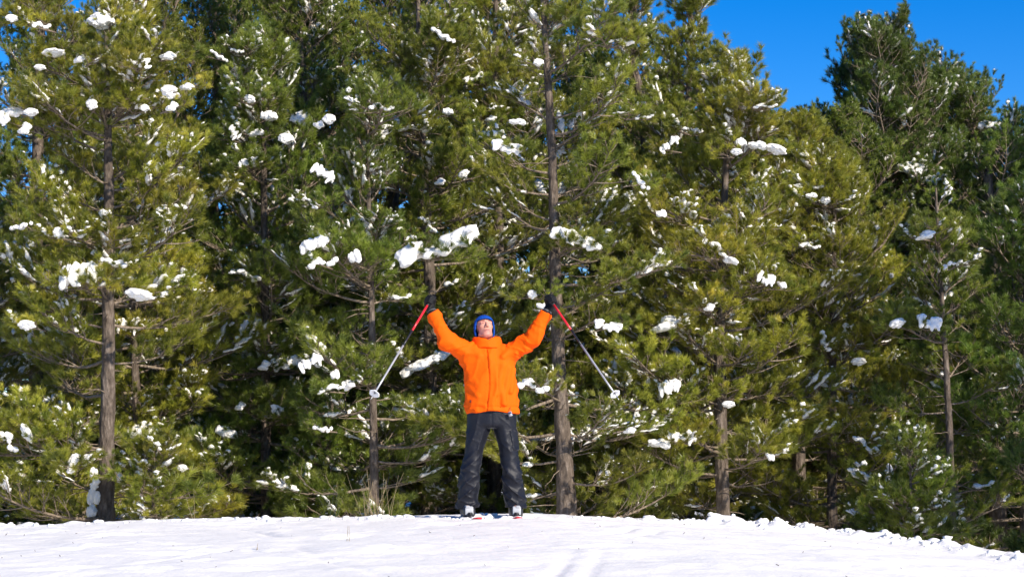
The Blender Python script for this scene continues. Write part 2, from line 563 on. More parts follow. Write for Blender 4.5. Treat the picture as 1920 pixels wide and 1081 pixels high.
def head_sdf(x, y, z):
    d = ell_sdf(x, y, z, (0, .018, .038), (.074, .093, .080))
    d = smin(d, ell_sdf(x, y, z, (0, -.028, -.040), (.056, .062, .076)), .03)
    d = smin(d, ell_sdf(x, y, z, (0, -.070, -.098), (.026, .022, .020)), .025)
    for s in (-1, 1):
        d = smin(d, cap_sdf(x, y, z, (s * .048, -.005, -.070), (s * .022, -.066, -.098), .016, .015), .025)
        d = smin(d, ell_sdf(x, y, z, (s * .040, -.060, -.012), (.020, .020, .018)), .02)
        d = smin(d, cap_sdf(x, y, z, (s * .014, -.089, .030), (s * .046, -.072, .028), .010, .010), .014)
    for s in (-1, 1):
        d = smax(d, -(np.sqrt((x - s * .030) ** 2 + (y + .105) ** 2 + (z - .010) ** 2) - .019), .012)
    d = smin(d, cap_sdf(x, y, z, (0, -.086, .018), (0, -.113, -.028), .0085, .0125), .010)
    for s in (-1, 1):
        d = smin(d, cap_sdf(x, y, z, (s * .012, -.098, -.033), (s * .013, -.09, -.030), .0085, .008), .006)
        d = smin(d, cap_sdf(x, y, z, (s * .018, -.084, .014), (s * .043, -.076, .012), .0065, .006), .004)
        d = smin(d, cap_sdf(x, y, z, (s * .018, -.083, .001), (s * .042, -.076, .000), .0055, .0055), .004)
    d = smin(d, ell_sdf(x, y, z, (0, -.080, -.062), (.028, .016, .018)), .012)
    d = smin(d, cap_sdf(x, y, z, (-.019, -.091, -.061), (.019, -.091, -.061), .0055, .0055), .005)
    d = smin(d, cap_sdf(x, y, z, (-.015, -.090, -.073), (.015, -.090, -.073), .0068, .0068), .005)
    return d


ax = seg_axis((-.62, -.165, .012), (-.165, .035, .004), (.035, .62, .012))
ay = seg_axis((-.26, -.14, .012), (-.14, .13, .005), (.13, .2, .012))
az = seg_axis((.03, 1.50, .012), (1.50, 1.80, .004), (1.80, 2.0, .012))
X, Y, Z = np.meshgrid(ax, ay, az, indexing='ij')
d = np.full(X.shape, 9.0)


def put(d, fn, lo, hi, k):
    sl = tuple(slice(max(0, np.searchsorted(a, l) - 1), np.searchsorted(a, h) + 1) for a, l, h in zip((ax, ay, az), lo, hi))
    v = fn(X[sl], Y[sl], Z[sl])
    d[sl] = smin(d[sl], v, k)


put(d, lambda x, y, z: ell_sdf(x, y, z, (-.01, .01, 1.22), (.17, .10, .30)), (-.4, -.3, .8), (.4, .3, 1.6), .05)
put(d, lambda x, y, z: ell_sdf(x, y, z, (0, .01, .97), (.15, .10, .10)), (-.4, -.3, .7), (.4, .3, 1.2), .05)
for s in (-1, 1):
    put(d, lambda x, y, z: cap_sdf(x, y, z, SH[s], EL[s], .055, .042), (-.62, -.26, 1.3), (.62, .2, 1.9), .04)
    put(d, lambda x, y, z: cap_sdf(x, y, z, EL[s], WR[s], .040, .028), (-.62, -.26, 1.3), (.62, .2, 1.99), .02)
    put(d, lambda x, y, z: cap_sdf(x, y, z, (s * .10, 0, .88), (s * .172, -.02, .48), .085, .055), (-.4, -.3, .3), (.4, .3, 1.1), .04)
    put(d, lambda x, y, z: cap_sdf(x, y, z, (s * .172, -.02, .48), (s * .214, .02, .12), .052, .038), (-.4, -.3, .03), (.4, .3, .6), .02)
    put(d, lambda x, y, z: cap_sdf(x, y, z, (s * .214, .02, .10), (s * .216, -.12, .085), .036, .028), (-.4, -.3, .03), (.4, .3, .3), .02)
put(d, lambda x, y, z: cap_sdf(x, y, z, (-.045, .02, 1.45), tuple(HC + HR @ np.array([0, .015, -.06])), .058, .054), (-.2, -.2, 1.35), (.1, .2, 1.78), .03)
put(d, lambda x, y, z: head_sdf(*head_local(x, y, z)), (-.22, -.2, 1.5), (.1, .2, 1.85), .02)
V, Q = surface_nets(d, ax, ay, az)
hx, hy, hz = head_local(V[:, 0], V[:, 1], V[:, 2])
tone = np.full(len(V), .9) + .06 * fbm(hx * 60, hy * 60, hz * 60, 5, 2)
lips = np.exp(-(((np.abs(hx) / .022) ** 4) + ((hz + .067) / .0105) ** 4)) * (hy < -.075)
tone -= .38 * lips
tone -= .55 * np.exp(-((hz + .0672) / .0022) ** 2 - (hx / .02) ** 4) * (hy < -.08)                       # mouth line
tone -= .62 * np.exp(-((hz - .031 + .06 * (np.abs(hx) - .03)) / .0052) ** 2 - ((np.abs(hx) - .031) / .0165) ** 4) * (hy < -.05)    # brows
tone -= .40 * np.exp(-((hz - .0075) / .0035) ** 2 - ((np.abs(hx) - .030) / .013) ** 4) * (hy < -.05)     # lash lines
tone -= .22 * np.exp(-((hx / .05) ** 4) - ((hz + .10) / .03) ** 4) * (hy < -.03)                        # shaved beard
tone -= .14 * np.exp(-(((np.abs(hx) - .038) / .018) ** 2) - ((hz + .018) / .018) ** 2) * (hy < -.04)    # red cheeks
link('body', mesh_np('body', V, Q, M_SKIN, True, {'tone': np.clip(tone, 0, 1)}), person)
for s in (-1, 1):
    c = HC + HR @ np.array([s * .030, -.0735, .0075])
    g = Geo(); g.add(ICO2[0] * .0112 + c, T=ICO2[1])
    link('eye', g.mesh('eye', M_EYE), person)

# beanie
ax = np.arange(-.20, .075, .005); ay = np.arange(-.17, .18, .005); az = np.arange(1.56, 1.84, .005)
X, Y, Z = np.meshgrid(ax, ay, az, indexing='ij')
x, y, z = head_local(X, Y, Z)
sk = ell_sdf(x, y, z, (0, .018, .036), (.074, .093, .083))
sk = smin(sk, ell_sdf(x, y, z, (0, .020, -.03), (.074, .078, .075)), .03)
outer = sk - .014 - .004 * np.cos(np.arctan2(x, y + .0001) * 34)
rimz = np.where(y < 0, .052, -.062)
cut = np.maximum(-.072 - z, np.minimum.reduce([.056 - z - 0 * x, -(y + .030) + 0 * z])) if False else None
face = smax(z - .058, y + .026 - .38 * np.clip(.058 - z, 0, .2), .02)                       # open in front below the forehead
hat = smax(smax(outer, -(sk - .004), .004), -face, .008)
hat = smax(hat, -.070 - z + .25 * (y - .02) * 0, .01)
cuffz = np.abs(np.maximum(z - .066, -9)) - .012
roll = smax(smax(sk - .018, -(sk - .006), .004), np.abs(smax(z - .074, y + .010 - .38 * np.clip(.058 - z, 0, .2), .02)) - .020, .008)
hat = smin(hat, smax(roll, -.070 - z, .01), .006)
V, Q = surface_nets(hat, ax, ay, az)
hat_o = link('beanie', mesh_np('beanie', V, Q, M_BLUE), person)

# jacket ------------------------------------------------------------
ax = np.arange(-.70, .68, .008); ay = np.arange(-.28, .24, .008); az = np.arange(.88, 1.98, .008)
X, Y, Z = np.meshgrid(ax, ay, az, indexing='ij')
zs = [.90, .98, 1.10, 1.25, 1.38, 1.46, 1.52, 1.56, 1.62]
rx = np.interp(Z, zs, [.236, .238, .232, .236, .240, .225, .150, .112, .10])
ry = np.interp(Z, zs, [.158, .160, .152, .158, .155, .130, .108, .098, .09])
cx = np.interp(Z, zs, [.004, .002, -.010, -.018, -.022, -.020, -.032, -.046, -.05])
tor = (np.sqrt(((X - cx) / rx) ** 2 + ((Y - .005) / ry) ** 2) - 1) * np.minimum(rx, ry) * .9
sleeves = None
for s in (-1, 1):
    a = smin(cap_sdf(X, Y, Z, SH[s] + np.array([-s * .03, .01, -.02]), EL[s], .092, .072), cap_sdf(X, Y, Z, EL[s], WR[s], .070, .052), .03)
    # gathers round the sleeve
    A, B = EL[s], WR[s]
    t = ((X - A[0]) * (B - A)[0] + (Y - A[1]) * (B - A)[1] + (Z - A[2]) * (B - A)[2]) / np.sum((B - A) ** 2)
    w = noise3(t * 7 + .9 * noise3(X * 9, Y * 9, Z * 9, 3), X * 5, Y * 5, 77 + s)
    a = a - .014 * (1 - np.abs(w)) ** 3 * np.clip(1.15 - t, 0, 1) + .004
    A2, B2 = SH[s], EL[s]
    t2 = ((X - A2[0]) * (B2 - A2)[0] + (Y - A2[1]) * (B2 - A2)[1] + (Z - A2[2]) * (B2 - A2)[2]) / np.sum((B2 - A2) ** 2)
    # cuff end
    n = (B - A) / np.linalg.norm(B - A)
    pc = (X - B[0]) * n[0] + (Y - B[1]) * n[1] + (Z - B[2]) * n[2]
    cuffband = cap_sdf(X, Y, Z, B - n * .045, B + n * .03, .056, .054)
    a = smin(a, cuffband, .012)
    a = smax(a, pc - .006, .006)
    sleeves = a if sleeves is None else np.minimum(sleeves, a)
topcut = Z - 1.575
body = smax(tor, topcut, .03)
j = smin(body, sleeves, .055)
# soft folds
wz = 1 - np.abs(noise3(X * 6 + Z * 2.5 + .6 * noise3(X * 4, Y * 4, Z * 4, 1), Y * 5, Z * 4.2 - X * 2, 9))
w2 = 1 - np.abs(noise3(X * 13 - Z * 5, Y * 9, Z * 7, 19))
j = j - .017 * wz ** 3 - .008 * w2 ** 3 + .008
for (a, b, r) in (((.10, -.130, 1.36), (.045, -.150, 1.10), .010), ((.16, -.10, 1.33), (.10, -.14, 1.02), .011), ((.06, -.14, 1.22), (.12, -.14, 1.0), .009),
                  ((.195, -.06, 1.32), (.17, -.11, 1.12), .012), ((-.20, -.06, 1.33), (-.13, -.13, 1.20), .010), ((-.22, -.05, 1.2), (-.12, -.14, 1.08), .008),
                  ((-.11, -.12, 1.44), (-.17, -.09, 1.50), .014), ((.10, -.12, 1.43), (.17, -.09, 1.50), .014), ((-.21, -.07, 1.05), (-.05, -.155, .985), .008)):
    j = smin(j, cap_sdf(X, Y, Z, a, b, r * 1.6, r * 1.25), .028)
# puffed placket over the zip
pk = np.maximum.reduce([j - .009, np.abs(X - .004 + .012 * np.sin(Z * 9)) - .033, Y + .02, Z - 1.50])
j = smin(j, pk, .006)
j = j + .005 * np.exp(-((X + .036 + .012 * np.sin(Z * 9)) / .006) ** 2) * (Y < 0)
# drawn in hem
j = j + .006 * np.exp(-((Z - .985) / .010) ** 2)
hem = .945 + .010 * np.cos((X - .02) * 11) - .016 + .010 * noise3(X * 7, Y * 7, 0 * Z, 4)
j = smax(j, hem - Z, .012)
inner = smax(tor + .016, Z - 1.0, .01)
j = smax(j, -inner, .006)
V, Q = surface_nets(j, ax, ay, az)
jacket = link('jacket', mesh_np('jacket', V, Q, M_ORANGE), person)

ax = np.arange(-.20, .12, .005); ay = np.arange(-.16, .16, .005); az = np.arange(1.48, 1.68, .005)
X, Y, Z = np.meshgrid(ax, ay, az, indexing='ij')
zz = Z - 1.57
c = (np.sqrt(((X + .043 + .15 * zz) / (.118 - .12 * zz)) ** 2 + ((Y - .004 - .05 * zz) / (.108 - .1 * zz)) ** 2) - 1) * .105
sh = np.abs(c) - .010
top = 1.612 + .10 * (Y) - .014 * np.exp(-((X + .03) / .02) ** 2) * (Y < 0) + .006 * np.sin(X * 40)
sh = smax(sh, Z - top, .010)
sh = smax(sh, 1.515 - Z, .01)
sh = sh - .004 * (1 - np.abs(noise3(X * 16, Y * 16, Z * 22, 4))) ** 2
V, Q = surface_nets(sh, ax, ay, az)
link('collar', mesh_np('collar', V, Q, M_ORANGE), jacket)
for s, x0 in ((-1, -.115), (1, .125)):
    g = Geo()
    zz = np.linspace(1.05, 1.19, 7)
    yy = -.158 * np.sqrt(np.clip(1 - (x0 / .236) ** 2, 0, 1)) - .006
    g.add(*tube(np.stack([np.full(7, x0) + s * (zz - 1.05) * -.25, np.full(7, yy), zz], -1), .0045, 5))
    link('pocket_zip', g.mesh('pocket_zip', simple('orange_zip', (.55, .08, .01), .5)), jacket)
g = Geo(); boxgeo(g, (-.185, -.108, 1.035), (.022, .012, .022)); link('logo_patch', g.mesh('logo_patch', simple('maroon_patch', (.12, .015, .012), .7)), jacket)

# trousers ----------------------------------------------------------
ax = np.arange(-.36, .36, .007); ay = np.arange(-.20, .20, .007); az = np.arange(.04, 1.04, .007)
X, Y, Z = np.meshgrid(ax, ay, az, indexing='ij')
zs = [.06, .14, .30, .474, .65, .78, .92, 1.0]
tr = smax((np.sqrt((X / .212) ** 2 + ((Y - .005) / .142) ** 2) - 1) * .15, .80 - Z, .05)
for s, cs in ((-1, [-.218, -.215, -.203, -.181, -.150, -.118, -.105, -.10]), (1, [.216, .212, .192, .168, .140, .118, .105, .10])):
    c0 = np.interp(Z, zs, cs)
    r1 = np.interp(Z, zs, [.100, .096, .092, .080, .090, .106, .110, .10])
    r2 = np.interp(Z, zs, [.118, .112, .102, .092, .102, .118, .128, .12])
    yc = np.interp(Z, zs, [.02, .015, -.01, -.028, -.012, 0, .005, .005])
    leg = (np.sqrt(((X - c0) / r1) ** 2 + ((Y - yc) / r2) ** 2) - 1) * np.minimum(r1, r2) * .95
    low = np.clip((.56 - Z) / .2, 0, 1)
    kn = np.exp(-((Z - .45) / .09) ** 2)
    w = 1 - np.abs(noise3((X - c0) * 7 + s * Z * 6, Y * 6, Z * 11 + (X - c0) * s * 9, 60 + s))
    w2 = 1 - np.abs(noise3((X - c0) * 12, Y * 10, Z * 17 - s * X * 8, 70 + s))
    leg = leg - (.005 + .012 * low + .006 * kn) * w ** 3 - (.003 + .005 * low) * w2 ** 3 + .006
    # long soft pull folds from crotch to knee
    leg = leg - .008 * (1 - np.abs(noise3((X - c0) * 14 + s * Z * 1.5, Y * 6, Z * 1.5, 90 + s))) ** 3 * np.clip((Z - .5) / .1, 0, 1)
    leg = smax(leg, Z - .98, .03)
    tr = smin(tr, leg, .018)
    if s > 0:  # thigh pocket
        tr = smin(tr, np.maximum.reduce([leg - .009, np.abs(Z - .69) - .085, -(X - c0) + .045, Y - .06]), .006)
inner = tr + .012
for_hem = .085 + .012 * noise3(X * 9, Y * 9, 0 * Z, 8)
tr = smax(tr, for_hem - Z, .006)
tr = smax(tr, -smax(inner, Z - .16, .01), .004)
tr = smax(tr, Z - 1.02, .01)
tr = tr + .004 * np.exp(-(X / .006) ** 2) * (Y < 0) * (Z > .80)
V, Q = surface_nets(tr, ax, ay, az)
trousers = link('trousers', mesh_np('trousers', V, Q, M_NAVY), person)

# gloves, each closed on its grip -----------------------------------
for s in (-1, 1):
    dvec = BK[s] - GR[s]; dvec /= np.linalg.norm(dvec)
    a = GR[s] - WR[s]
    e1 = a - (a @ dvec) * dvec; e1 /= np.linalg.norm(e1)
    e2 = -dvec
    b = np.cross(dvec, e1)
    e3 = b if s < 0 else -b                      # back of the hand
    Mh = np.stack([e1, e2, e3], 1)
    wl = Mh.T @ (WR[s] - GR[s])
    ax = np.arange(-.16, .085, .0045); ay = np.arange(-.10, .10, .0045); az = np.arange(-.075, .10, .0045)
    X, Y, Z = np.meshgrid(ax, ay, az, indexing='ij')
    q = np.sqrt(np.maximum(np.abs(X + .040) - .030, 0) ** 2 + np.maximum(np.abs(Y) - .030, 0) ** 2 + np.maximum(np.abs(Z - .026) - .006, 0) ** 2) - .015
    for v, f in ((.034, .95), (.0115, 1.06), (-.0115, 1.0), (-.033, .84)):
        f1 = smin(cap_sdf(X, Y, Z, (-.005, v, .030), (.040 * f, v * 1.02, .014), .0145, .0135), cap_sdf(X, Y, Z, (.040 * f, v * 1.02, .014), (.038 * f, v, -.022), .0135, .0125), .004)
        f1 = smin(f1, cap_sdf(X, Y, Z, (.038 * f, v, -.022), (.006, v * .95, -.036), .0125, .0112), .004)
        q = smin(q, f1, .0035)
    th = smin(cap_sdf(X, Y, Z, (-.060, .024, .016), (-.028, .050, -.014), .019, .0155), cap_sdf(X, Y, Z, (-.028, .050, -.014), (.010, .050, -.034), .0155, .013), .006)
    q = smin(q, th, .008)
    wa = np.array([-.068, 0, .022])
    q = smin(q, cap_sdf(X, Y, Z, wa, wl * .98, .036, .042), .014)
    q = smax(q, -(cap_sdf(X, Y, Z, (.008, -.2, -.003), (.008, .2, -.003), .0135, .0135)), .002)
    q = q + .0018 * noise3(X * 60, Y * 60, Z * 60, 4)
    V, Q = surface_nets(q, ax, ay, az)
    if np.linalg.det(Mh) < 0: Q = Q[:, ::-1]
    gl = link('glove', mesh_np('glove', V @ Mh.T + GR[s], Q, M_GLOVE), person)
    C = np.stack([wa * (1 - t) + wl * t for t in (.55, .62, .72, .8)])
    g = Geo(); vv, qq, tt = tube(C, (.0405, .0435, .0435, .041), 14); g.add(vv @ Mh.T + GR[s], Q=qq, T=tt)
    link('wrist_strap', g.mesh('wrist_strap', M_GLOVEG), gl)
    # pole --------------------------------------------------------
    o = Mh @ np.array([.008, 0, -.003]) + GR[s]
    Lp = np.linalg.norm(BK[s] - o)
    dv = (BK[s] - o) / Lp
    lab = 'red and grey ski pole hanging in front of the slim dark pine' if s < 0 else 'red and grey ski pole hanging beside the thick scaly trunk'
    pole = empty('ski_pole', P0 + Vector(o), lab, 'ski pole', 'pair of ski poles')

    def shaft(name, a0, a1, r0, r1, mat, sides=10):
        g = Geo(); t = np.linspace(a0, a1, 4)
        g.add(*tube(dv[None] * t[:, None], np.linspace(r0, r1, 4), sides))
        return link(name, g.mesh(name, mat), pole)
    g = Geo(); t = np.array([-.075, -.07, -.05, -.02, .02, .05, .058]); g.add(*tube(dv[None] * t[:, None], [.008, .016, .0165, .0135, .0138, .0145, .011], 12))
    link('grip', g.mesh('grip', M_BLACKP), pole)
    shaft('red_shaft', .055, .40, .0105, .0100, M_RED)
    shaft('black_shaft', .40, .60, .0098, .0094, M_BLACKP)
    shaft('grey_shaft', .60, Lp - .01, .0094, .0078, M_GREYM)
    shaft('tip', Lp - .01, Lp + .075, .0066, .002, M_BUCK)
    # basket: dished disc with spokes' worth of notches
    xa = np.cross(dv, (0, 0, 1)); xa /= np.linalg.norm(xa); ya = np.cross(dv, xa)
    nn = 24; th_ = np.arange(nn) * 2 * math.pi / nn
    prof = [(.011, -.022), (.024, -.010), (.044, .0), (.046, .004), (.043, .006), (.022, -.004), (.009, -.012)]
    V = []
    for r, hgt in prof:
        rr = r * (1 + (.07 if r > .04 else 0.0) * np.cos(th_ * 6))
        V.append(dv[None] * (Lp + hgt) + rr[:, None] * (np.cos(th_)[:, None] * xa + np.sin(th_)[:, None] * ya))
    V = np.concatenate(V); m_ = len(prof)
    Qb = [[(a_ % m_) * nn + b_, (a_ % m_) * nn + (b_ + 1) % nn, ((a_ + 1) % m_) * nn + (b_ + 1) % nn, ((a_ + 1) % m_) * nn + b_] for a_ in range(m_) for b_ in range(nn)]
    link('basket', mesh_np('basket', V, np.array(Qb), M_WHITEP), pole)
    # hanging strap
    t = np.linspace(0, 1, 13)
    st0 = dv * -.068
    loop = st0[None] + np.stack([.030 * np.sin(t * 6.283) * s, -.02 * np.sin(t * 3.14), .045 * np.sin(t * 3.1416)], -1)
    g = Geo(); g.add(*tube(loop, .004, 5)); link('strap', g.mesh('strap', M_BLACKP), pole)

# boots and skis ----------------------------------------------------
for s in (-1, 1):
    bx = s * .216
    yaw = R(6) if s < 0 else R(2)
    Rz = np.array(Matrix.Rotation(yaw, 3, 'Z'))
    org = np.array([bx, 0, .012])
    ax = np.arange(-.08, .08, .005); ay = np.arange(-.22, .16, .005); az = np.arange(-.02, .30, .005)
    X, Y, Z = np.meshgrid(ax, ay, az, indexing='ij')
    foot = np.sqrt(np.maximum(np.abs(X) - .022, 0) ** 2 + np.maximum(np.abs(Y + .03) - .12, 0) ** 2 + np.maximum(np.abs(Z - .045) - .012 - .02 * np.clip((Y + .1) / .15, 0, 1), 0) ** 2) - .034
    cuff = smax(cap_sdf(X, Y, Z, (0, .045, .06), (0, .010, .34), .060, .066), Z - .29, .01)
    bt = smin(foot, cuff, .03)
    bt = smax(bt, .004 - Z, .004)
    V, Q = surface_nets(bt, ax, ay, az)
    boot = link('ski_boot', mesh_np('ski_boot', V @ Rz.T + org, Q, M_BOOTD), person)
    # pale overlapping shell: toe and instep, set proud
    pale = np.maximum.reduce([bt - .005, -(bt + .006), np.abs(X) - .036 + .10 * np.clip(Z - .08, 0, 1) * .6, Y + .030, .020 - Z])
    pale = smax(pale, -(np.abs(Z - .088 - .1 * (Y + .1)) * -1 + .004) * -1, .001) if False else pale
    V, Q = surface_nets(pale, ax, ay, az)
    link('toe_shell', mesh_np('toe_shell', V @ Rz.T + org, Q, M_BOOTW), boot)
    tg = np.maximum.reduce([bt - .012, -(bt - .002), np.abs(X - .012 * s) - .018, Y + .0, np.abs(Z - .175) - .09])
    V, Q = surface_nets(tg, ax, ay, az)
    link('tongue', mesh_np('tongue', V @ Rz.T + org, Q, M_BOOTW), boot)
    for hz_, yy_ in ((.088, -.095), (.128, -.055), (.185, -.047)):
        g = Geo()
        t = np.linspace(-1, 1, 9)
        g.add(*tube(np.stack([t * .052, yy_ - .012 * (1 - t * t) + .018 * t * t, hz_ - .028 * t * t], -1) @ Rz.T + org, .0055, 6))
        boxgeo(g, Rz @ np.array([s * .030, yy_ - .012, hz_ - .01]) + org, (.030, .012, .016), Rz)
        link('buckle', g.mesh('buckle', M_BUCK if hz_ != .128 else M_RED), boot)
    g = Geo(); boxgeo(g, Rz @ np.array([0, -.03, .004]) + org, (.068, .30, .018), Rz); link('sole', g.mesh('sole', M_BLACKP), boot)
    # ski
    skw = P0 + Vector((bx, -.02, 0))
    skyaw = R(8.5) if s < 0 else R(1)
    ski = empty('ski', skw, 'red tipped ski under the boot on the left, mostly sunk in snow' if s < 0 else 'red tipped ski under the boot nearer the thick trunk, tip out of the snow', 'ski', 'pair of skis')
    Rk = np.array(Matrix.Rotation(skyaw, 3, 'Z'))
    yv = np.concatenate([np.linspace(.80, -.52, 20), np.linspace(-.55, -.74, 10)])
    wv = np.interp(-yv, [-.80, -.76, -.7, 0, .55, .66, .71, .74], [.02, .042, .047, .036, .050, .047, .034, .008])
    zv = np.interp(-yv, [-.8, -.7, .5, .58, .66, .74], [-.004, -.012, -.02, -.018, -.004, .018])
    sec = []
    for yy, ww, zz in zip(yv, wv, zv):
        gzz = gz(*(np.array([skw.x, skw.y]) + (Rk @ np.array([0, yy, 0]))[:2])) - P0.z
        zz = zz + gzz * .8
        sec.append([(-ww, yy, zz - .006), (ww, yy, zz - .006), (ww, yy, zz + .007), (-ww, yy, zz + .007)])
    sec = np.array(sec); n = len(sec)
    V = sec.reshape(-1, 3) @ Rk.T
    Qk = [[a_ * 4 + b_, a_ * 4 + (b_ + 1) % 4, a_ * 4 + 4 + (b_ + 1) % 4, a_ * 4 + 4 + b_] for a_ in range(n - 1) for b_ in range(4)] + [[0, 3, 2, 1], [n * 4 - 4, n * 4 - 3, n * 4 - 2, n * 4 - 1]]
    mi = [(1 if b_ == 2 and a_ < 22 else 0) for a_ in range(n - 1) for b_ in range(4)] + [0, 0]
    link('ski_body', mesh_np('ski_body', V, np.array(Qk), [M_RED, M_WHITEP], False, None, mi), ski)
    for yy_, ln in ((-.205, .07), (.155, .09)):
        g = Geo()
        boxgeo(g, Rk @ np.array([0, yy_, .022]), (.060, ln, .030), Rk, .85)
        boxgeo(g, Rk @ np.array([0, yy_ * .93, .045]), (.050, ln * .5, .022), Rk, .7)
        link('binding', g.mesh('binding', M_BLACKP), ski)

# pass hanging under the hem
tg = empty('ski_pass', P0 + Vector((.165, -.152, .935)), 'small white and dark ski pass hanging below the orange jacket hem', 'ski pass')
g = Geo(); boxgeo(g, (0, 0, -.012), (.030, .005, .042), np.array(Matrix.Rotation(R(-20), 3, 'Y'))); link('card', g.mesh('card', simple('grey_card', (.42, .42, .48), .5)), tg)
g = Geo(); boxgeo(g, (-.004, -.004, -.004), (.026, .005, .018), np.array(Matrix.Rotation(R(-20), 3, 'Y'))); link('print', g.mesh('print', simple('dark_print', (.05, .04, .09), .5)), tg)
g = Geo(); g.add(*tube([(0, 0, .012), (-.003, .012, .03), (0, .03, .05)], .0025, 5)); link('cord', g.mesh('cord', M_BLACKP), tg)

# ------------------------------------------------------------------ pine branches (shared meshes)
def curve_pts(p0, d, L, up, n, wob, rg):
    """growing axis from p0 along d that bends by 'up' towards +Z"""
    d = np.asarray(d, float); d = d / np.linalg.norm(d)
    P = [np.asarray(p0, float)]
    st = L / (n - 1)
    for k in range(n - 1):
        d = d + np.array([0, 0, up * st]) + rg.normal(0, wob, 3) * st
        d /= np.linalg.norm(d)
        P.append(P[-1] + d * st)
    return np.array(P)


class BranchGeo:
    pass


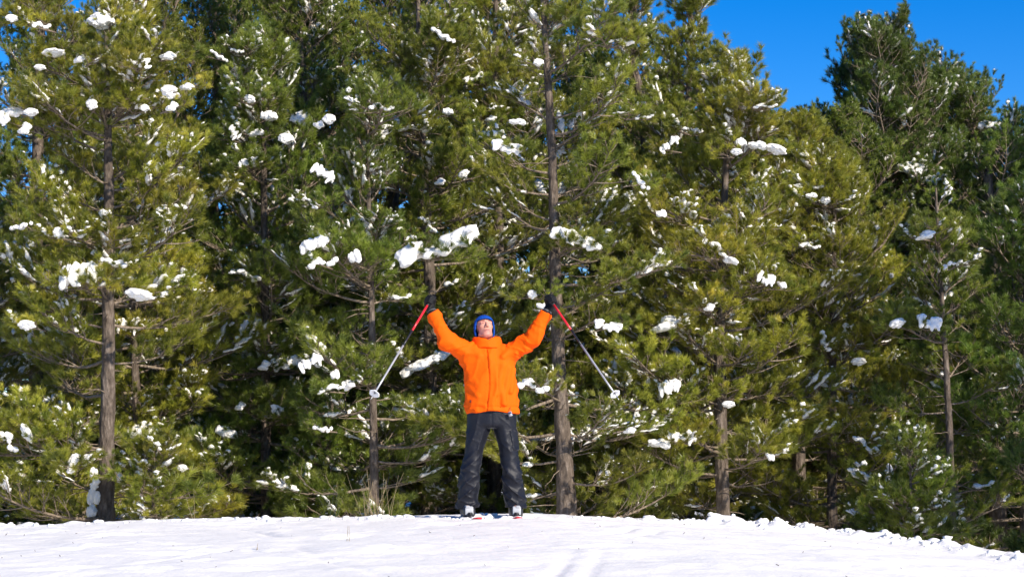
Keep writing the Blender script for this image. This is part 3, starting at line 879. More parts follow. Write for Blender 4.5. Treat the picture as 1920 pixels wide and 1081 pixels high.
def gen_branch(L, seed, dens=760, bushy=1.0):
    rg = np.random.default_rng(seed)
    wood = Geo(); shoots = []; axes = []
    n = max(6, int(L / .12))
    droop = -.10 if L > 1 else .05
    P = curve_pts((0, 0, 0), (1, 0, .05), L, .30 if L < 1 else .22, n, .45, rg)
    P[:, 2] += droop * L * np.sin(np.linspace(0, math.pi, n)) * .6
    r0 = .007 + .008 * L
    wood.add(*tube(P, np.linspace(r0, .004, n), 6))
    def at(C, t):
        q = t * (len(C) - 1); i = min(int(q), len(C) - 2); f = q - i
        return C[i] * (1 - f) + C[i + 1] * f, (C[i + 1] - C[i]) / np.linalg.norm(C[i + 1] - C[i])
    shoots.append((P[max(0, n - max(3, int(.18 / (L / (n - 1))))):], .9))
    start = .12 if L < .9 else .28
    t = start
    node = .15 / L
    while t < .97:
        k = rg.integers(2, 4) if bushy >= 1 else 2
        side0 = rg.choice([-1, 1])
        for q in range(k):
            sd = side0 * (-1) ** q
            p, d = at(P, min(.99, t + rg.uniform(-.3, .3) * node))
            rem = (1 - t) * L
            l2 = min(.85, .16 + .50 * rem * rg.uniform(.6, 1.15)) * (rg.uniform(.75, 1.1))
            if t < .35: l2 *= .8
            ang = R(rg.uniform(38, 66))
            lat = np.cross((0, 0, 1), d); lat /= np.linalg.norm(lat)
            ev = rg.normal(.12, .28)
            d2 = d * math.cos(ang) + (lat * sd * math.cos(ev) + np.array([0, 0, math.sin(ev)])) * math.sin(ang)
            n2 = max(4, int(l2 / .08))
            C = curve_pts(p, d2, l2, .9, n2, .9, rg)
            axes.append(C)
            wood.add(*tube(C, np.linspace(.0045 + .007 * l2, .003, n2), 4, cap=False))
            m2 = max(1, int(.12 / (l2 / (n2 - 1))))
            shoots.append((C[max(0, n2 - 1 - m2):], rg.uniform(.2, .9)))
            t3 = .22 if l2 > .35 else .4
            while t3 < .95:
                for s3 in (-1, 1):
                    if rg.random() < .36: continue
                    p3, d3 = at(C, min(.97, t3 + rg.uniform(-.05, .05)))
                    l3 = rg.uniform(.10, .2) + .16 * (1 - t3) * l2
                    a3 = R(rg.uniform(35, 60))
                    lt = np.cross((0, 0, 1), d3); lt /= np.linalg.norm(lt) + 1e-6
                    e3 = rg.normal(.2, .45)
                    dd = np.array([0, 0, .25]) + d3 * math.cos(a3) + (lt * s3 * math.cos(e3) + np.array([0, 0, math.sin(e3)])) * math.sin(a3)
                    D = curve_pts(p3, dd, l3, 1.6, 4, 1.0, rg)
                    wood.add(*tube(D, np.linspace(.0035, .0022, 4), 3, cap=False))
                    shoots.append((D[-2:] if l3 > .15 else D[-3:], rg.uniform(.05, 1.0)))
                t3 += max(.18, .13 / l2)
        t += node * rg.uniform(.8, 1.25)
    b = BranchGeo(); b.L = L
    b.wood = wood; b.shoots = shoots
    Vn, tint = [], []
    nlf = rg.uniform(.85, 1.3)
    for C, tv in shoots:
        seg = np.diff(C, axis=0); ln = np.linalg.norm(seg, axis=1); tot = ln.sum()
        m = int(dens * tot) + 34
        u = rg.random(m) ** .7 * tot
        cs = np.concatenate([[0], np.cumsum(ln)])
        ii = np.clip(np.searchsorted(cs, u) - 1, 0, len(ln) - 1)
        f = (u - cs[ii]) / ln[ii]
        pos = C[ii] + seg[ii] * f[:, None]
        ax = seg[ii] / ln[ii][:, None]
        tip = u / tot
        rad = rg.normal(size=(m, 3)); rad -= (rad * ax).sum(1)[:, None] * ax; rad /= np.linalg.norm(rad, axis=1)[:, None] + 1e-9
        ph = np.radians(rg.uniform(34, 74, m) - 18 * tip)
        dr = ax * np.cos(ph)[:, None] + rad * np.sin(ph)[:, None]
        dr[:, 2] += .10
        dr /= np.linalg.norm(dr, axis=1)[:, None]
        nl = rg.uniform(.055, .088, m) * nlf
        sd = np.cross(dr, rg.normal(size=(m, 3))); sd /= np.linalg.norm(sd, axis=1)[:, None] + 1e-9
        w = .0027
        Vn.append(np.stack([pos + sd * w, pos - sd * w, pos + dr * nl[:, None]], 1))
        tb = np.clip(tv * .75 + rg.normal(0, .08, m), 0, .92)
        if rg.random() < .018: tb = np.full(m, .985)
        tint.append(np.stack([tb * .75, tb * .75, np.minimum(tb + .08, 1)], 1))
    b.Vn = np.concatenate(Vn); b.tint = np.concatenate(tint)
    # snow resting on a few of the sprays
    b.snow = []

    def drape(gs, C, wmax, sd):
        """a flattened, uneven pad of snow lying along the upper side of a bough"""
        n = max(7, int(np.linalg.norm(np.diff(C, axis=0), axis=1).sum() / .028))
        q = np.linspace(0, len(C) - 1, n)
        P_ = np.stack([np.interp(q, np.arange(len(C)), C[:, k]) for k in range(3)], -1)
        P_ += rg.normal(0, .006, P_.shape)
        t = np.linspace(0, 1, n)
        r = wmax * np.clip(np.sin(math.pi * np.clip(t * .97 + .015, 0, 1)), 0, 1) ** .55 * (1 + .55 * noise3(t * n * .33, sd * 3.7, 0 * t, seed))
        V_, Q_, T_ = tube(P_, np.maximum(r, .003), 9)
        m_ = n * 9
        base = np.concatenate([np.repeat(P_, 9, 0), P_[:1], P_[-1:]])
        off = V_ - base
        off *= (1 + .25 * noise3(V_[:, 0] * 40, V_[:, 1] * 40, V_[:, 2] * 40, seed + sd))[:, None]
        off[:, 2] = np.where(off[:, 2] > 0, off[:, 2] * .62, off[:, 2] * .35)
        gs.add(base + off + np.array([0, 0, .034]), Q=Q_, T=T_)

    for amount in (.10, .30):
        gs = Geo(); k = 0
        nc = max(1, int(round((1.0 + 1.6 * L) * (amount / .2))))
        cents = [axes[rg.integers(len(axes))][-1] for _ in range(nc)]
        for C in axes:
            dm = min(np.linalg.norm(C[-1] - c) for c in cents)
            if dm < .26 and rg.random() < .8:
                i0 = int((len(C) - 1) * rg.uniform(.3, .65))
                if len(C) - i0 >= 2:
                    drape(gs, C[i0:], rg.uniform(.022, .048), k); k += 1
        for C, tv in shoots:
            if min(np.linalg.norm(C[-1] - c) for c in cents) < .2 and rg.random() < .4:
                drape(gs, C, rg.uniform(.016, .034), k); k += 1
            elif rg.random() < amount * .4:
                e = C[-1] + rg.normal(0, .02, 3) + np.array([0, 0, .03])
                Vb, T = ICO1
                nn = 1 + .3 * noise3(Vb[:, 0] * 1.7 + k * 3.3, Vb[:, 1] * 1.7, Vb[:, 2] * 1.7, seed + k)
                gs.add(Vb * nn[:, None] * rg.uniform(.006, .014) * np.array([rg.uniform(.9, 2.4), rg.uniform(.9, 1.8), .6]) + e, T=T); k += 1
        b.snow.append(gs if k else None)
    return b


def needle_mesh(name, Vn, tint):
    m = len(Vn)
    return mesh_np(name, Vn.reshape(-1, 3), np.arange(3 * m).reshape(-1, 3), M_NEEDLE, False, {'tint': tint.ravel()})


BR = []
for L, cnt in ((.5, 3), (.85, 3), (1.25, 3), (1.7, 3), (2.2, 3)):
    for c in range(cnt):
        b = gen_branch(L, int(L * 1000) + c * 17)
        b.me_wood = b.wood.mesh('branch', M_TWIG)
        b.me_leaf = needle_mesh('foliage', b.Vn, b.tint)
        b.me_snow = [s.mesh('snow', M_SNOW) if s else None for s in b.snow]
        BR.append(b)
print('needles in variants', [len(b.Vn) for b in BR], 'shoots', [len(b.shoots) for b in BR])


def pick_branch(L):
    c = sorted(BR, key=lambda b: abs(math.log(b.L / L)))[:3]
    return random.choice(c)


def place_branch(root, p, az, el, L, color, snow=0.0, roll=None):
    """one limb (> foliage, snow) growing from local point p"""
    b = pick_branch(L)
    s = L / b.L
    o = link('branch', b.me_wood, root, p, (random.gauss(0, .12) if roll is None else roll, -el, az), (s, s, s))
    f = link('foliage', b.me_leaf, o); f['kind'] = 'stuff'
    v = random.uniform(.7, 1.25)
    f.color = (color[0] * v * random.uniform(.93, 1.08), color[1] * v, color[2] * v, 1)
    if random.random() < snow + .42:
        ms = b.me_snow[1 if random.random() < snow * .95 else 0]
        if ms:
            q = link('snow', ms, o); q['kind'] = 'stuff'
    return o


def trunk_mesh(P, r, seed, mat=None):
    P = np.asarray(P, float)
    # resample and roughen
    cs = np.concatenate([[0], np.cumsum(np.linalg.norm(np.diff(P, axis=0), axis=1))])
    n = max(8, int(cs[-1] / .08))
    u = np.linspace(0, cs[-1], n)
    Q = np.stack([np.interp(u, cs, P[:, k]) for k in range(3)], -1)
    for _ in range(3): Q[1:-1] = .25 * Q[:-2] + .5 * Q[1:-1] + .25 * Q[2:]
    rr = np.interp(u, cs, r)
    sides = 14
    Vt, q, T = tube(Q, rr, sides)
    th = np.tile(np.arange(sides), n)
    zz = np.repeat(u, sides)
    dv = .12 * fbm(np.cos(th * 2 * math.pi / sides) * 2.2, np.sin(th * 2 * math.pi / sides) * 2.2, zz * 3.5, seed, 3)
    ctr = np.repeat(Q, sides, 0)
    flare = np.repeat(1 + .22 * np.exp(-u / .12), sides)
    Vt[:n * sides] = ctr + (Vt[:n * sides] - ctr) * ((1 + dv) * flare)[:, None]
    return mesh_np('trunk', Vt, [q, T], mat or M_BARK), Q, rr, u


# big snow loads as smooth unions of blobs
def gen_clump(kind, seed):
    rg = np.random.default_rng(seed)
    (ax, ay, az), (X, Y, Z) = grid((-.62, -.4, -.42), (.62, .4, .4), .018)
    d = np.full(X.shape, 9.0)
    if kind == 'cap':
        d = smin(ell_sdf(X, Y, Z, (0, 0, 0), (.42, .32, .26)), ell_sdf(X, Y, Z, (.18, -.05, -.08), (.28, .25, .2)), .1)
        d = smax(d, -(Z + .13 + .05 * np.cos(X * 9)), .06)
    elif kind == 'pad':
        nf = 6
        for q in range(nf):
            x = -.45 + .9 * q / (nf - 1) + rg.normal(0, .03)
            zt = .04 * math.sin(q * 2.1) + rg.normal(0, .03)
            d = smin(d, ell_sdf(X, Y, Z, (x, rg.normal(0, .06), zt), (rg.uniform(.12, .19), rg.uniform(.15, .24), rg.uniform(.10, .15))), .05)
            fx = x + rg.uniform(-.08, .02)
            d = smin(d, cap_sdf(X, Y, Z, (x, -.08, zt), (fx - .05, -.20, zt - rg.uniform(.06, .20)), .10, .075), .05)
    elif kind == 'chain':
        for q in range(7):
            x = -.48 + .96 * q / 6 + rg.normal(0, .02)
            r = rg.uniform(.07, .14)
            d = smin(d, ell_sdf(X, Y, Z, (x, rg.normal(0, .07), rg.normal(0, .05) + .1 * math.sin(q)), (r * 1.15, r * 1.2, r)), .035)
    else:
        for q in range(rg.integers(3, 6)):
            r = rg.uniform(.14, .25)
            d = smin(d, ell_sdf(X, Y, Z, (rg.uniform(-.28, .28), rg.uniform(-.12, .12), rg.uniform(-.14, .12)), (r * 1.2, r, r * .9)), .05)
    d = d + .05 * fbm(X * 6, Y * 6, Z * 6, seed, 4)
    V, Q = surface_nets(d, ax, ay, az)
    # normalise to a unit box in x and z, y by x
    sx, sz = np.ptp(V[:, 0]), np.ptp(V[:, 2])
    V = V - (V.max(0) + V.min(0)) / 2
    V[:, 0] /= sx; V[:, 1] /= sx; V[:, 2] /= sz
    return mesh_np('snow_clump', V, Q, M_SNOW)


CL = {k: [gen_clump(k, 100 * i + s) for s in range(3)] for i, k in enumerate(('cap', 'pad', 'chain', 'blob'))}

TREES = []


def make_tree(name, label, s, trunk, top, color, Lmax=2.0, snow=.35, gap=.0, whorl=.27, per=5, group=None, bend=0, cat='pine tree',
              low=.1, extra_h=None, shape=.75, nofront=0.0, clear=0.0):
    """trunk: [(px, py, width_px)] from base to the top as seen in the photo, s metres from the camera"""
    k = FPX / s
    pts = [rowpt(px, py, s) for px, py, w in trunk]
    rad = [w / k / 2 * .86 for px, py, w in trunk]
    b = pts[0].copy(); b.z = base_z(b.x, b.y) - .12
    if abs(b.z - pts[0].z) > .15:
        pts.insert(0, b); rad.insert(0, rad[0] * 1.08)
    if extra_h:                                     # goes on above the frame
        q = pts[-1] + (pts[-1] - pts[-2]).normalized() * extra_h
        pts.append(q); rad.append(max(.012, rad[-1] * .45))
    root = empty(name, pts[0], label, cat, group)
    loc = [p - pts[0] for p in pts]
    seed = int(abs(pts[0].x) * 977 + s * 31) % 9973
    me, Qp, rr, u = trunk_mesh([tuple(v) for v in loc], rad, seed)
    link('trunk', me, root)
    H = u[-1]
    rnd = random.Random(seed)
    h = low
    azo = rnd.uniform(0, 6.28)
    while h < H - .05:
        f = h / H
        p = np.array([np.interp(h, u, Qp[:, q]) for q in range(3)])
        nb = per + rnd.choice((-1, 0, 0, 1))
        azo += 1.1
        for q in range(nb):
            az = azo + q * 2 * math.pi / nb + rnd.gauss(0, .25)
            # camera side of the trunk: fewer limbs where the photo shows the bare stem
            front = math.cos(az + math.pi / 2)
            if front > .5 and f < .9 and rnd.random() < nofront: continue
            if rnd.random() < .12: continue
            L = Lmax * ((1 - f) ** shape) * rnd.uniform(.45, 1.15) + .25
            if f < .12: L *= .8
            el = R(-6 + 58 * f ** 1.7 + rnd.gauss(0, 6))
            place_branch(root, tuple(p + np.array([0, 0, rnd.uniform(-.08, .08)])), az, el, max(.35, min(2.5, L)), color, snow)
        h += whorl * 1.22 * rnd.uniform(.8, 1.2) * (1 - .25 * f)
    # leader
    place_branch(root, tuple(Qp[-1] - np.array([0, 0, .25])), rnd.uniform(0, 6), R(82), .5, color, 0)
    # short dead twigs on the lower stem
    g = Geo()
    for q in range(int(H * 5)):
        hh = rnd.uniform(.1, H * .7)
        p = np.array([np.interp(hh, u, Qp[:, j]) for j in range(3)])
        a = rnd.uniform(0, 6.28)
        rg = np.random.default_rng(seed + q)
        C = curve_pts(p, (math.cos(a), math.sin(a), rnd.uniform(-.2, .3)), rnd.uniform(.15, .6), -.4, 5, 1.5, rg)
        g.add(*tube(C, np.linspace(.009, .003, 5), 4))
    tw = link('dead_twigs', g.mesh('dead_twigs', M_TWIG), root); tw['kind'] = 'stuff'
    root_pts = [pts[0] + Vector(v) for v in Qp]
    TREES.append(dict(root=root, s=s, pts=root_pts, u=u, Q=Qp, base=pts[0], color=color, snow=snow))
    return root


EDGE = 'pines along the edge of the wood'
YEL = (1.36, 1.24, .9)
GRN = (.9, 1.02, .9)
DRK = (.75, .92, .85)
MID = (1.16, 1.14, .95)

make_tree('pine_tree', 'tall pine with bare grey stem and a round snow cap on its tip', 23.0,
          [(197, 990, 40), (200, 880, 34), (203, 700, 29), (203, 500, 25), (204, 350, 21), (201, 200, 15), (199, 60, 9), (199, 24, 5)], 0, YEL, 2.0, .45, nofront=.85, group=EDGE, per=5, whorl=.30)
make_tree('pine_tree', 'tall pine directly behind the skier at his raised left hand, with thick scaly trunk', 24.0,
          [(1064, 985, 44), (1058, 850, 36), (1050, 720, 31), (1044, 600, 27), (1040, 480, 24), (1037, 330, 21), (1032, 230, 18), (1024, 100, 14), (1018, 0, 11)], 0, MID, 1.9, .38, nofront=.85, group=EDGE, extra_h=1.3, per=5, whorl=.31)
make_tree('pine_tree', 'slim shaded dark green pine behind the tip of the left ski pole', 24.6,
          [(702, 985, 21), (701, 850, 18), (698, 650, 15), (694, 450, 12), (690, 330, 8), (689, 200, 5)], 0, GRN, 1.9, .40, nofront=.95, group=EDGE)  # darker green tint stands in for the shade on this pine
make_tree('pine_tree', 'broad yellow green pine with stout short trunk right of the right ski pole', 25.0,
          [(1358, 990, 32), (1352, 850, 28), (1349, 680, 25), (1352, 500, 19), (1362, 300, 13), (1372, 180, 8), (1374, 135, 5)], 0, YEL, 2.3, .32, nofront=.5, group=EDGE)
make_tree('pine_tree', 'pine with upright bushy leader between the snow capped pine and the skier', 26.5,
          [(500, 985, 24), (498, 700, 20), (496, 450, 16), (494, 250, 11), (490, 110, 6), (489, 80, 5)], 0, GRN, 2.2, .42, nofront=.5, group=EDGE)
make_tree('pine_tree', 'thin pale stemmed pine standing alone at the right under the dark trees', 25.2,
          [(1786, 1010, 18), (1780, 800, 15), (1772, 650, 12), (1760, 480, 9), (1756, 390, 6), (1755, 352, 4)], 0, (.95, 1.0, .8), 1.35, .3, nofront=.85, group=EDGE, per=4, whorl=.33)
make_tree('pine_tree', 'pine whose stem shows above the skier and between his legs', 28.5,
          [(926, 985, 32), (928, 800, 28), (936, 540, 23), (934, 300, 17), (930, 100, 13), (929, 0, 10)], 0, MID, 2.2, .35, nofront=.5, group=EDGE, extra_h=1.5)
make_tree('pine_tree', 'pine with stout stem just above the glove of the skier\'s right hand', 27.2,
          [(806, 985, 34), (806, 700, 28), (806, 530, 25), (796, 330, 18), (787, 180, 13), (784, 0, 9)], 0, MID, 2.2, .42, nofront=.5, group=EDGE, extra_h=1.2)
make_tree('pine_tree', 'dark stemmed pine at the left edge with blue sky beside its trunk', 30.0,
          [(66, 985, 36), (68, 600, 31), (70, 330, 27), (74, 130, 24), (76, 0, 21)], 0, GRN, 2.2, .40, nofront=.3, group=EDGE, extra_h=2.2, low=1.0)
make_tree('pine_tree', 'pine with bent stem against the sky above the right ski pole', 31.0,
          [(1215, 985, 36), (1214, 600, 29), (1216, 330, 24), (1205, 190, 21), (1190, 140, 19), (1183, 100, 17), (1190, 0, 14)], 0, MID, 1.9, .36, nofront=.5, group=EDGE, extra_h=1.0, low=.8)
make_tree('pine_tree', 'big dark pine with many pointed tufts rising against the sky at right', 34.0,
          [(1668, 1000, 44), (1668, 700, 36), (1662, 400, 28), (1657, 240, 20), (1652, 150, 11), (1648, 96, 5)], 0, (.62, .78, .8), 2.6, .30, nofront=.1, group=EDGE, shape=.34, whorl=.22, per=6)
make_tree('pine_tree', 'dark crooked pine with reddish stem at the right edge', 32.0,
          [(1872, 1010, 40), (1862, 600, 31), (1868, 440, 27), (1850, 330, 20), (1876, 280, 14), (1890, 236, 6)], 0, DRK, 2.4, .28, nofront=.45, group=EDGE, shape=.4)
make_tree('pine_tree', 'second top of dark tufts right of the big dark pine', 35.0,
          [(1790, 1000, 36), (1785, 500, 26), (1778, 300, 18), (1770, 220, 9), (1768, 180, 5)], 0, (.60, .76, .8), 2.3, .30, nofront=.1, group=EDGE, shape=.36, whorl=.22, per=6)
make_tree('pine_tree', 'tall pine whose top boughs end at the open sky right of centre', 29.0,
          [(1290, 985, 32), (1288, 500, 24), (1290, 250, 17), (1293, 80, 11), (1296, -20, 8)], 0, MID, 1.7, .34, nofront=.3, group=EDGE, extra_h=.4)
make_tree('pine_tree', 'pine with low even top under the open sky between two taller trees', 31.0,
          [(1498, 1000, 30), (1498, 600, 24), (1496, 370, 15), (1492, 245, 5)], 0, YEL, 2.3, .30, nofront=.2, group=EDGE, shape=.6)
make_tree('pine_tree', 'pale stemmed pine close behind the snow capped pine', 25.5,
          [(262, 985, 22), (254, 700, 17), (246, 450, 13), (240, 200, 10), (236, 0, 8)], 0, YEL, 1.9, .40, nofront=.5, group=EDGE, extra_h=.8)
make_tree('pine_tree', 'thick crowned pine with tall straight top left of centre', 29.5,
          [(580, 985, 32), (575, 600, 25), (570, 300, 19), (566, 60, 14), (565, 0, 12)], 0, GRN, 2.1, .35, nofront=.2, group=EDGE, extra_h=2.0)
make_tree('pine_tree', 'pine with snow loaded boughs at the far left edge of the snow', 25.5,
          [(-60, 1000, 34), (-62, 600, 28), (-64, 420, 14), (-64, 300, 5)], 0, MID, 2.1, .5, nofront=.2, group=EDGE)
make_tree('pine_tree', 'yellow green pine filling the lower right between stout pine and thin pine', 26.5,
          [(1560, 1000, 24), (1560, 800, 20), (1562, 560, 14), (1566, 330, 5)], 0, YEL, 2.1, .22, nofront=.2, group=EDGE, shape=.6)
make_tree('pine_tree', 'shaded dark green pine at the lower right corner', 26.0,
          [(1925, 1020, 28), (1922, 800, 22), (1925, 500, 12), (1926, 380, 5)], 0, (.6, .8, .75), 2.0, .12, nofront=.2, group=EDGE, shape=.6)  # the shade in this corner is put into the dark needle tint
make_tree('young_pine', 'low yellow green young pine at the foot of the snow capped pine', 22.2,
          [(290, 985, 10), (288, 910, 8), (286, 860, 4)], 0, (1.1, 1.05, .8), .62, .05, group='young pines along the snow edge', whorl=.12, per=5, cat='young pine', low=.03)
make_tree('young_pine', 'small upright sapling pine with pale candles beside the ploughed snow edge', 23.4,
          [(1712, 1010, 9), (1708, 930, 7), (1706, 848, 3)], 0, (.95, 1.05, .8), .55, .15, group='young pines along the snow edge', whorl=.16, per=4, cat='young pine', low=.05)
make_tree('young_pine', 'spindly young pine left of the upright sapling', 24.0,
          [(1672, 1005, 8), (1670, 940, 6), (1668, 868, 3)], 0, (.95, 1.0, .8), .6, .35, group='young pines along the snow edge', whorl=.16, per=4, cat='young pine', low=.05)
make_tree('young_pine', 'low bushy young pine under the slim dark pine, left of the skier', 25.6,
          [(610, 985, 9), (610, 900, 7), (612, 810, 4)], 0, (.8, .95, .8), .9, .1, group='young pines along the snow edge', whorl=.14, per=5, cat='young pine', low=.03)
make_tree('young_pine', 'young pine filling the gap behind the skier\'s left leg', 25.4,
          [(1150, 985, 10), (1150, 900, 8), (1148, 790, 4)], 0, (1.0, 1.0, .8), .95, .15, group='young pines along the snow edge', whorl=.14, per=5, cat='young pine', low=.03)

make_tree('young_pine', 'low young pine at the far left end of the snow edge', 24.5,
          [(28, 1000, 10), (28, 920, 8), (30, 820, 4)], 0, (.9, 1.0, .8), .9, .3, group='young pines along the snow edge', whorl=.14, per=5, cat='young pine', low=.03)

# ------------------------------------------------------------------ snow loads seen in the photograph: each sits on its own limb
#   (px, py, width, height, tilt in degrees clockwise in the picture, kind)
LOADS = [
    (190, 38, 52, 34, 0, 'cap'), (78, 47, 35, 15, 0, 'chain'), (103, 101, 45, 15, -5, 'blob'), (148, 111, 20, 14, 0, 'blob'), (75, 127, 22, 12, 0, 'blob'),
    (22, 35, 24, 15, 0, 'blob'), (24, 207, 42, 26, 12, 'blob'), (6, 222, 25, 30, 0, 'blob'), (58, 210, 28, 15, 0, 'cap'), (46, 240, 26, 24, 0, 'blob'),
    (172, 196, 22, 22, 15, 'blob'), (272, 202, 20, 15, 0, 'cap'), (315, 104, 32, 18, 8, 'blob'), (276, 118, 22, 26, 50, 'chain'), (350, 162, 28, 16, 5, 'blob'),
    (320, 174, 38, 26, 10, 'blob'), (322, 199, 24, 20, 0, 'blob'), (445, 96, 26, 10, 0, 'chain'), (410, 106, 38, 12, 25, 'chain'),
    (505, 217, 32, 20, 0, 'cap'), (567, 221, 46, 30, 0, 'cap'), (598, 233, 20, 22, 30, 'blob'), (617, 223, 26, 20, 0, 'cap'), (538, 259, 32, 25, 0, 'cap'),
    (468, 186, 22, 16, 15, 'blob'), (480, 249, 32, 14, -8, 'blob'), (438, 250, 26, 30, 40, 'chain'), (465, 305, 36, 20, -10, 'pad'), (606, 326, 46, 38, 30, 'pad'),
    (582, 380, 34, 14, 35, 'chain'), (590, 458, 56, 30, -12, 'pad', 1.2), (605, 491, 58, 24, -15, 'chain'), (40, 425, 42, 18, -20, 'chain'), (110, 437, 22, 22, 0, 'blob'),
    (152, 516, 78, 56, 0, 'pad'), (216, 493, 62, 18, 5, 'chain'), (262, 553, 52, 24, 10, 'blob'), (240, 612, 40, 36, 0, 'pad'), (50, 610, 32, 20, 0, 'blob'),
    (460, 515, 62, 20, 10, 'chain'), (495, 684, 24, 20, 0, 'blob'), (540, 680, 54, 30, -5, 'pad'), (583, 680, 46, 36, -30, 'pad'), (628, 701, 18, 20, 0, 'blob'),
    (518, 768, 18, 34, -60, 'blob'), (450, 760, 20, 18, 0, 'blob'), (425, 810, 42, 24, 15, 'cap'), (605, 804, 36, 14, 0, 'chain'), (630, 727, 70, 20, -14, 'chain'),
    (265, 806, 52, 36, 0, 'blob'), (136, 868, 40, 26, -65, 'blob'), (50, 812, 40, 24, 60, 'blob'), (18, 826, 48, 30, 50, 'chain'), (342, 877, 20, 15, 0, 'blob'),
    (820, 462, 160, 62, -22, 'pad', 1.35, 2), (802, 420, 44, 20, 38, 'chain'), (1082, 449, 98, 40, 24, 'pad'), (887, 146, 40, 20, -25, 'pad'), (950, 276, 58, 28, 5, 'pad'),
    (715, 200, 48, 16, 0, 'chain'), (778, 242, 62, 14, -5, 'chain'), (840, 209, 20, 14, 0, 'cap'), (1010, 117, 20, 15, 0, 'cap'), (1165, 78, 48, 15, 0, 'chain'),
    (1256, 271, 42, 26, -40, 'pad'), (1200, 340, 44, 18, 45, 'chain'), (1208, 218, 36, 9, -8, 'chain'), (830, 68, 50, 20, 25, 'chain'), (665, 480, 26, 28, 0, 'blob'),
    (920, 222, 24, 13, 0, 'blob'), (970, 228, 32, 13, 5, 'blob'), (825, 340, 22, 15, 0, 'blob'), (870, 326, 22, 18, -30, 'blob'), (1240, 400, 20, 16, 0, 'blob'),
    (1300, 245, 40, 13, 0, 'cap'), (1390, 266, 22, 18, 0, 'cap'), (1420, 272, 36, 18, 10, 'blob'), (1455, 281, 42, 20, 15, 'blob'), (1381, 285, 22, 14, 0, 'blob'),
    (1435, 198, 46, 11, -5, 'chain'), (1518, 347, 52, 13, 5, 'cap'), (1521, 366, 22, 11, 0, 'blob'), (1548, 376, 20, 16, 0, 'blob'), (1347, 470, 84, 32, 30, 'chain', 1.3),
    (1435, 522, 36, 30, 10, 'pad'), (1467, 533, 20, 18, 50, 'blob'), (1518, 460, 42, 13, 3, 'cap'), (1690, 311, 92, 32, 12, 'pad'), (1736, 335, 46, 26, 10, 'pad'),
    (1630, 296, 30, 12, 0, 'chain'), (1858, 236, 46, 20, 10, 'pad'), (1785, 495, 40, 20, -25, 'chain'), (1545, 640, 40, 24, 65, 'chain'), (1610, 678, 30, 16, -5, 'blob'),
    (1742, 604, 46, 34, 0, 'pad'), (1683, 606, 32, 24, -20, 'blob'), (1622, 832, 52, 20, 35, 'chain'), (1668, 880, 24, 14, 70, 'blob'), (1366, 758, 26, 14, 0, 'blob'),
    (800, 680, 104, 30, -22, 'pad', 1.5), (1000, 722, 60, 26, 10, 'chain'), (1256, 726, 42, 34, -8, 'pad'), (1276, 820, 56, 32, 0, 'pad'), (1236, 830, 42, 20, 10, 'blob'),
    (1248, 606, 62, 30, -12, 'blob'), (1140, 610, 52, 24, 5, 'pad'), (1181, 806, 26, 13, 0, 'blob'), (998, 552, 18, 18, 0, 'blob'), (1018, 574, 26, 16, 20, 'blob'),
    (660, 715, 40, 20, -20, 'pad'), (1445, 855, 20, 18, 60, 'blob'), (1735, 440, 40, 18, -10, 'blob'), (1330, 575, 22, 16, 0, 'blob'),
]
lr = random.Random(5)
CLUMPS = []
for (px, py, w, h, tilt, kind, *dyo) in LOADS:
    best = None
    for t in TREES:
        if t['root'].name.startswith('young'): continue
        if t['s'] > 30 and not (px > 1560 or px < 90): continue
        k = FPX / t['s']
        z = rowpt(px, py, t['s']).z
        i = min(range(len(t['pts'])), key=lambda q: abs(t['pts'][q].z - z))
        if z > t['pts'][-1].z + .25: continue
        xx = t['pts'][i].x
        dx = abs(rowpt(px, py, t['s'] - .6).x - xx)
        sc = dx + .12 * (t['s'] - 22)
        if px > 1590 and py < 345 and t['s'] < 33: sc += 3
        if best is None or sc < best[0]: best = (sc, t, dx)
    if best is None: continue
    sc, t, dx = best
    if kind == 'cap' and px == 190:
        dy = .10; t = TREES[0]
    else:
        dy = lr.uniform(.6, 1.2) if dx < 1.2 else lr.uniform(.3, .8)
    if dyo: dy = dyo[0]
    if len(dyo) > 1: t = TREES[dyo[1]]
    s = t['s'] - dy
    P = rowpt(px, py, s)
    k = FPX / s
    root = t['root']
    pl = P - root.location
    # limb under the load
    if not (kind == 'cap' and px == 190):
        hd = math.hypot(pl.x - 0, pl.y)
        hz = pl.z - h / k * .35
        u0 = max(.1, hz - .10 * hd)
        c = np.array([np.interp(u0, t['u'], t['Q'][:, q]) for q in range(3)])
        dv = Vector((pl.x, pl.y, hz)) - Vector(c)
        L = min(2.7, dv.length + .10)
        place_branch(root, tuple(c), math.atan2(dv.y, dv.x), math.asin(max(-1, min(1, dv.z / dv.length))), max(.35, L), t['color'], .3, roll=0)
        for da in (-.7, .05, .75):
            fwd = Vector((dv.x, dv.y, 0)).normalized()
            a0 = math.atan2(dv.y, dv.x) + da + lr.uniform(-.2, .2)
            st = pl - fwd * .26 + Vector((-math.sin(a0), math.cos(a0), 0)) * 0 + Vector((0, 0, -h / k * .42))
            place_branch(root, tuple(st), a0, R(lr.uniform(-8, 6)), lr.uniform(.36, .36 + min(.3, w / k * .5)), t['color'], .1, roll=0)
    if kind == 'cap' and w > 2.4 * h: kind = 'chain'
    me = lr.choice(CL[kind])
    W = w / k
    tl = R(tilt)
    o = link('snow_clump', me, root, pl, (lr.uniform(-.15, .15), tl, lr.uniform(-.25, .25)), (W * 1.05, W * lr.uniform(.8, 1.1), max(h / k * (1 if abs(tilt) < 20 else .8), .07)))
    CLUMPS.append((o, P.copy(), W, h / k, kind, w))

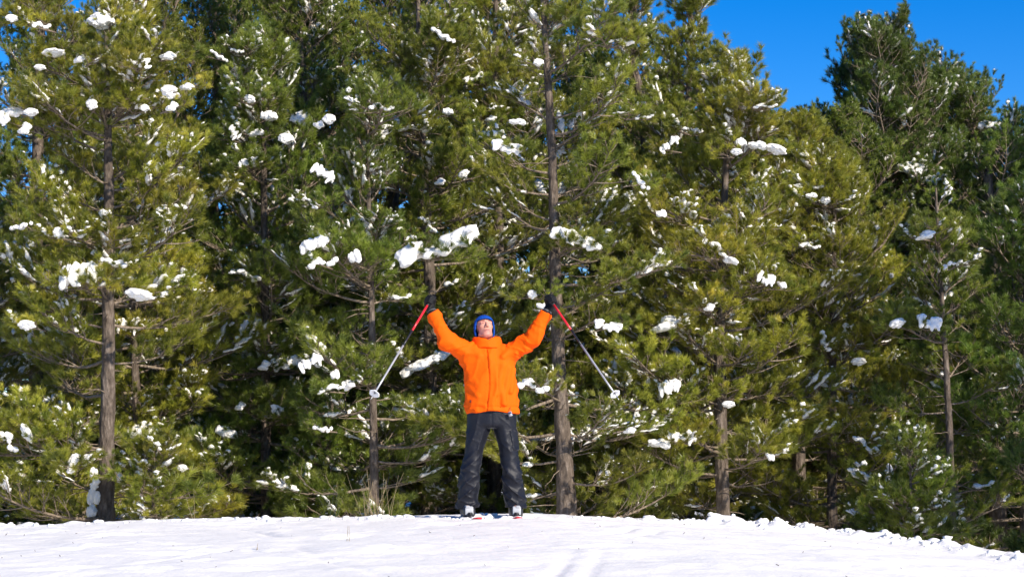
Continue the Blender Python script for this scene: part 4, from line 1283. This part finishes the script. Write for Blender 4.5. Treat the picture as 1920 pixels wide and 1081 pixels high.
# snow plastered against the foot of the snow capped pine
t0 = TREES[0]
for (px, py, w, h) in ((173, 958, 34, 30), (176, 930, 26, 34), (178, 905, 20, 26), (176, 884, 16, 20), (226, 890, 22, 30), (228, 868, 16, 18)):
    P = rowpt(px, py, 22.9); k = FPX / 22.9
    link('snow_clump', CL['blob'][px % 3], t0['root'], P - t0['root'].location, (0, 0, px * .7), (w / k, w / k * 1.1, h / k))

# ------------------------------------------------------------------ rear rows of the wood: trunk, crown and snow, shared crowns
def gen_crown(H, seed, Lmax, shape):
    rg = random.Random(seed); rn = np.random.default_rng(seed)
    Vs, Ts, W, S = [], [], Geo(), Geo()
    h = .5
    while h < H - .1:
        f = h / H
        nb = rg.choice((4, 5, 5))
        a0 = rg.uniform(0, 6.28)
        for q in range(nb):
            if rg.random() < .22: continue
            L = max(.4, min(2.5, Lmax * (1 - f) ** shape * rg.uniform(.45, 1.15) + .25))
            b = pick_branch(L); s = L / b.L
            az = a0 + q * 6.28 / nb + rg.gauss(0, .25)
            el = R(-6 + 60 * f ** 1.6 + rg.gauss(0, 9))
            Mx = np.array((Matrix.Translation((0, 0, h + rg.uniform(-.1, .1))) @ Euler((0, -el, az)).to_matrix().to_4x4()))
            M3 = Mx[:3, :3] * s
            sel = rn.random(len(b.Vn)) < .34
            tri = b.Vn[sel].copy()
            mid = (tri[:, 0] + tri[:, 1]) / 2
            tri[:, 0] = mid + (tri[:, 0] - mid) * 2.3; tri[:, 1] = mid + (tri[:, 1] - mid) * 2.3
            Vs.append(tri @ M3.T + Mx[:3, 3]); Ts.append(b.tint[sel])
            wv = np.concatenate(b.wood.V) @ M3.T + Mx[:3, 3]
            W.add(wv, Q=np.concatenate(b.wood.Q))
            if rg.random() < .3 and b.snow[0]:
                S.add(np.concatenate(b.snow[0].V) @ M3.T + Mx[:3, 3], T=np.concatenate(b.snow[0].T))
        h += .38 * rg.uniform(.8, 1.2)
    return (needle_mesh('crown', np.concatenate(Vs), np.concatenate(Ts)), W.mesh('branches', M_TWIG), S.mesh('snow', M_SNOW))


CR = [gen_crown(8.5, 1, 2.3, .42), gen_crown(7.0, 2, 2.2, .42), gen_crown(10.0, 3, 2.4, .42)]
CRH = [8.5, 7.0, 10.0]


def rear_tree(px, s, toprow, label, group, color=DRK):
    k = FPX / s
    P = rowpt(px, 864, s); z0 = float(base_z(P.x, P.y)) - .1
    H = rowpt(px, toprow, s).z - z0
    i = min(range(3), key=lambda q: abs(CRH[q] - H) + random.random() * 1.2)
    sc = H / CRH[i]
    root = empty('pine_tree', (P.x, P.y, z0), label, 'pine tree', group)
    n = 12
    pts = [(random.gauss(0, .03), random.gauss(0, .03), H * q / (n - 1)) for q in range(n)]
    me, _, _, _ = trunk_mesh(pts, np.linspace(.16 * (H / 8), .015, n), int(px) % 97)
    link('trunk', me, root)
    a = random.uniform(0, 6.28)
    for nm, m in zip(('crown', 'limbs', 'snow'), CR[i]):
        o = link(nm, m, root, None, (0, 0, a), (min(sc, 1.1), min(sc, 1.1), sc)); o['kind'] = 'stuff'
        v = random.uniform(.8, 1.15)
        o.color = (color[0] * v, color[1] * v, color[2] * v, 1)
    return root


REAR = 'pines in the rear rows of the wood'
RL = 'dark green pine in the rear rows, half hidden behind the front trees'
for px, s, top in ((-190, 33, 380), (150, 34, 100), (300, 31, -40), (395, 32, -120), (640, 34, 20), (860, 33, -150), (1010, 34, -120), (1110, 33, 40),
                   (1140, 38, 200), (730, 31, -160), (250, 42, 150), (480, 33, -150), (540, 40, 130), (700, 43, 200), (960, 43, 160), (1240, 36, 180), (1345, 36, 215), (1420, 33, 235),
                   (1540, 36, 250), (1600, 33, 250), (1700, 38, 260), (1835, 37, 255), (1930, 36, 250), (1470, 41, 240), (20, 41, 420), (2080, 33, 150), (-330, 30, -200), (2250, 30, 0),
                   (80, 33, 430), (900, 32, 420), (1190, 33, 430), (1270, 39, 420), (800, 38, 60), (590, 42, 0)):
    rear_tree(px, s, top, RL, REAR, (.8 + .25 * random.random(), .98, .85) if px < 1650 else (.55 + .1 * random.random(), .72, .66))  # right-hand rear pines: shade painted in as a darker needle tint

# ------------------------------------------------------------------ prune limbs that grow where the photo shows a snow load or a bare stem
bpy.context.view_layer.update()
dg = bpy.context.evaluated_depsgraph_get()


def blocker(src, P, keep, tol=.06):
    d = P - src; L = d.length
    hit, loc, nor, idx, ob, mx = scene.ray_cast(dg, src, d / L, distance=L - tol)
    if not hit: return None
    ob = ob.original if ob else None
    while ob is not None and ob.name.split('.')[0] in ('foliage', 'snow') and ob.parent: ob = ob.parent
    return ob if ob is not None and ob.name.split('.')[0] == 'branch' else False


DOOM = set()


def doom(o):
    for c in list(o.children): bpy.data.objects.remove(c)
    bpy.data.objects.remove(o)


npr = 0
for rnd_ in range(5):
    cand = {}
    for (o, P, W, H, kind, w) in CLUMPS:
        front = P + Vector((0, -W * .4, H * .25))
        for dx, dz in ((0, 0), (-.3, 0), (.3, 0), (0, .3), (0, -.2), (-.2, .2), (.2, .2), (.15, -.1), (-.4, -.05)):
            q = front + Vector((dx * W, 0, dz * H))
            b = blocker(CAM, q, o, .03)
            if b: cand[b] = cand.get(b, 0) + 1
        if w >= 32:
            for dx in ((0,) if w < 70 else (0, -.35, -.15, .2, .38)):
                q = front + Vector((dx * W, 0, .3 * H - math.tan(o.rotation_euler.y) * dx * W))
                b = blocker(q + to_sun * 30, q, o, .03)
                if b: cand[b] = cand.get(b, 0) + 2
    for b, n in cand.items():
        if n >= (1 if rnd_ > 1 else 2): doom(b); npr += 1
    # stems that show in the photograph
    cand = {}
    for ti, lo, hi in () if rnd_ > 2 else ((0, 60, 340), (0, 380, 470), (0, 560, 690), (0, 740, 900), (1, 110, 420), (1, 470, 560), (1, 640, 720), (1, 800, 960), (2, 330, 500), (2, 600, 900),
                       (3, 650, 720), (3, 850, 960), (5, 380, 780), (6, 510, 565), (6, 880, 960), (7, 500, 545)):
        t = TREES[ti]
        for p in t['pts']:
            v = p - CAM
            row = 540.5 - FPX * ((v.z * math.cos(PITCH) - v.y * math.sin(PITCH)) / (v.y * math.cos(PITCH) + v.z * math.sin(PITCH)))
            if lo < row < hi:
                b = blocker(CAM, p, None, .2)
                if b: cand[b] = cand.get(b, 0) + 1
    for b, n in cand.items():
        if n >= 2 and random.random() < .3: doom(b); npr += 1
    bpy.context.view_layer.update()
    dg = bpy.context.evaluated_depsgraph_get()
print('pruned', npr)

# a pine added out of view, right of the frame, to shade the right end of the edge
rear_tree(2760, 19.6, -380, 'unseen pine added beyond the right end of the snow for its shade', None, (.8, .95, .8))

# ------------------------------------------------------------------ dry grass
def grass_tuft(px, s, hpx, n, label, spread=.09):
    P = rowpt(px, 960, s); z = gz(P.x, P.y)
    g = Geo()
    rg = np.random.default_rng(int(px))
    k = FPX / s
    for q in range(n):
        C = curve_pts((rg.normal(0, spread), rg.normal(0, spread * .6), -.03), (rg.normal(0, .22), rg.normal(0, .2), 1), hpx / k * rg.uniform(.5, 1.05), -.5, 6, .5, rg)
        g.add(*tube(C, np.linspace(.0035, .0012, 6), 3))
    o = link('dry_grass', g.mesh('dry_grass', M_STRAW), None, (P.x, P.y, z))
    return tag(o, label, 'dry grass', 'dry grass poking through the snow')


grass_tuft(702, 20.2, 95, 26, 'fan of dry straw stalks at the foot of the slim dark pine')
grass_tuft(365, 19.6, 70, 2, 'single dry stalk rising from the snow edge at left', .02)
grass_tuft(627, 19.8, 75, 5, 'few thin dry stalks left of the straw fan', .05)
grass_tuft(655, 14.2, 38, 2, 'lone dry blade in the open snow below the left pole', .015)
grass_tuft(482, 13.4, 34, 2, 'bent dry blade in the open snow at left', .015)
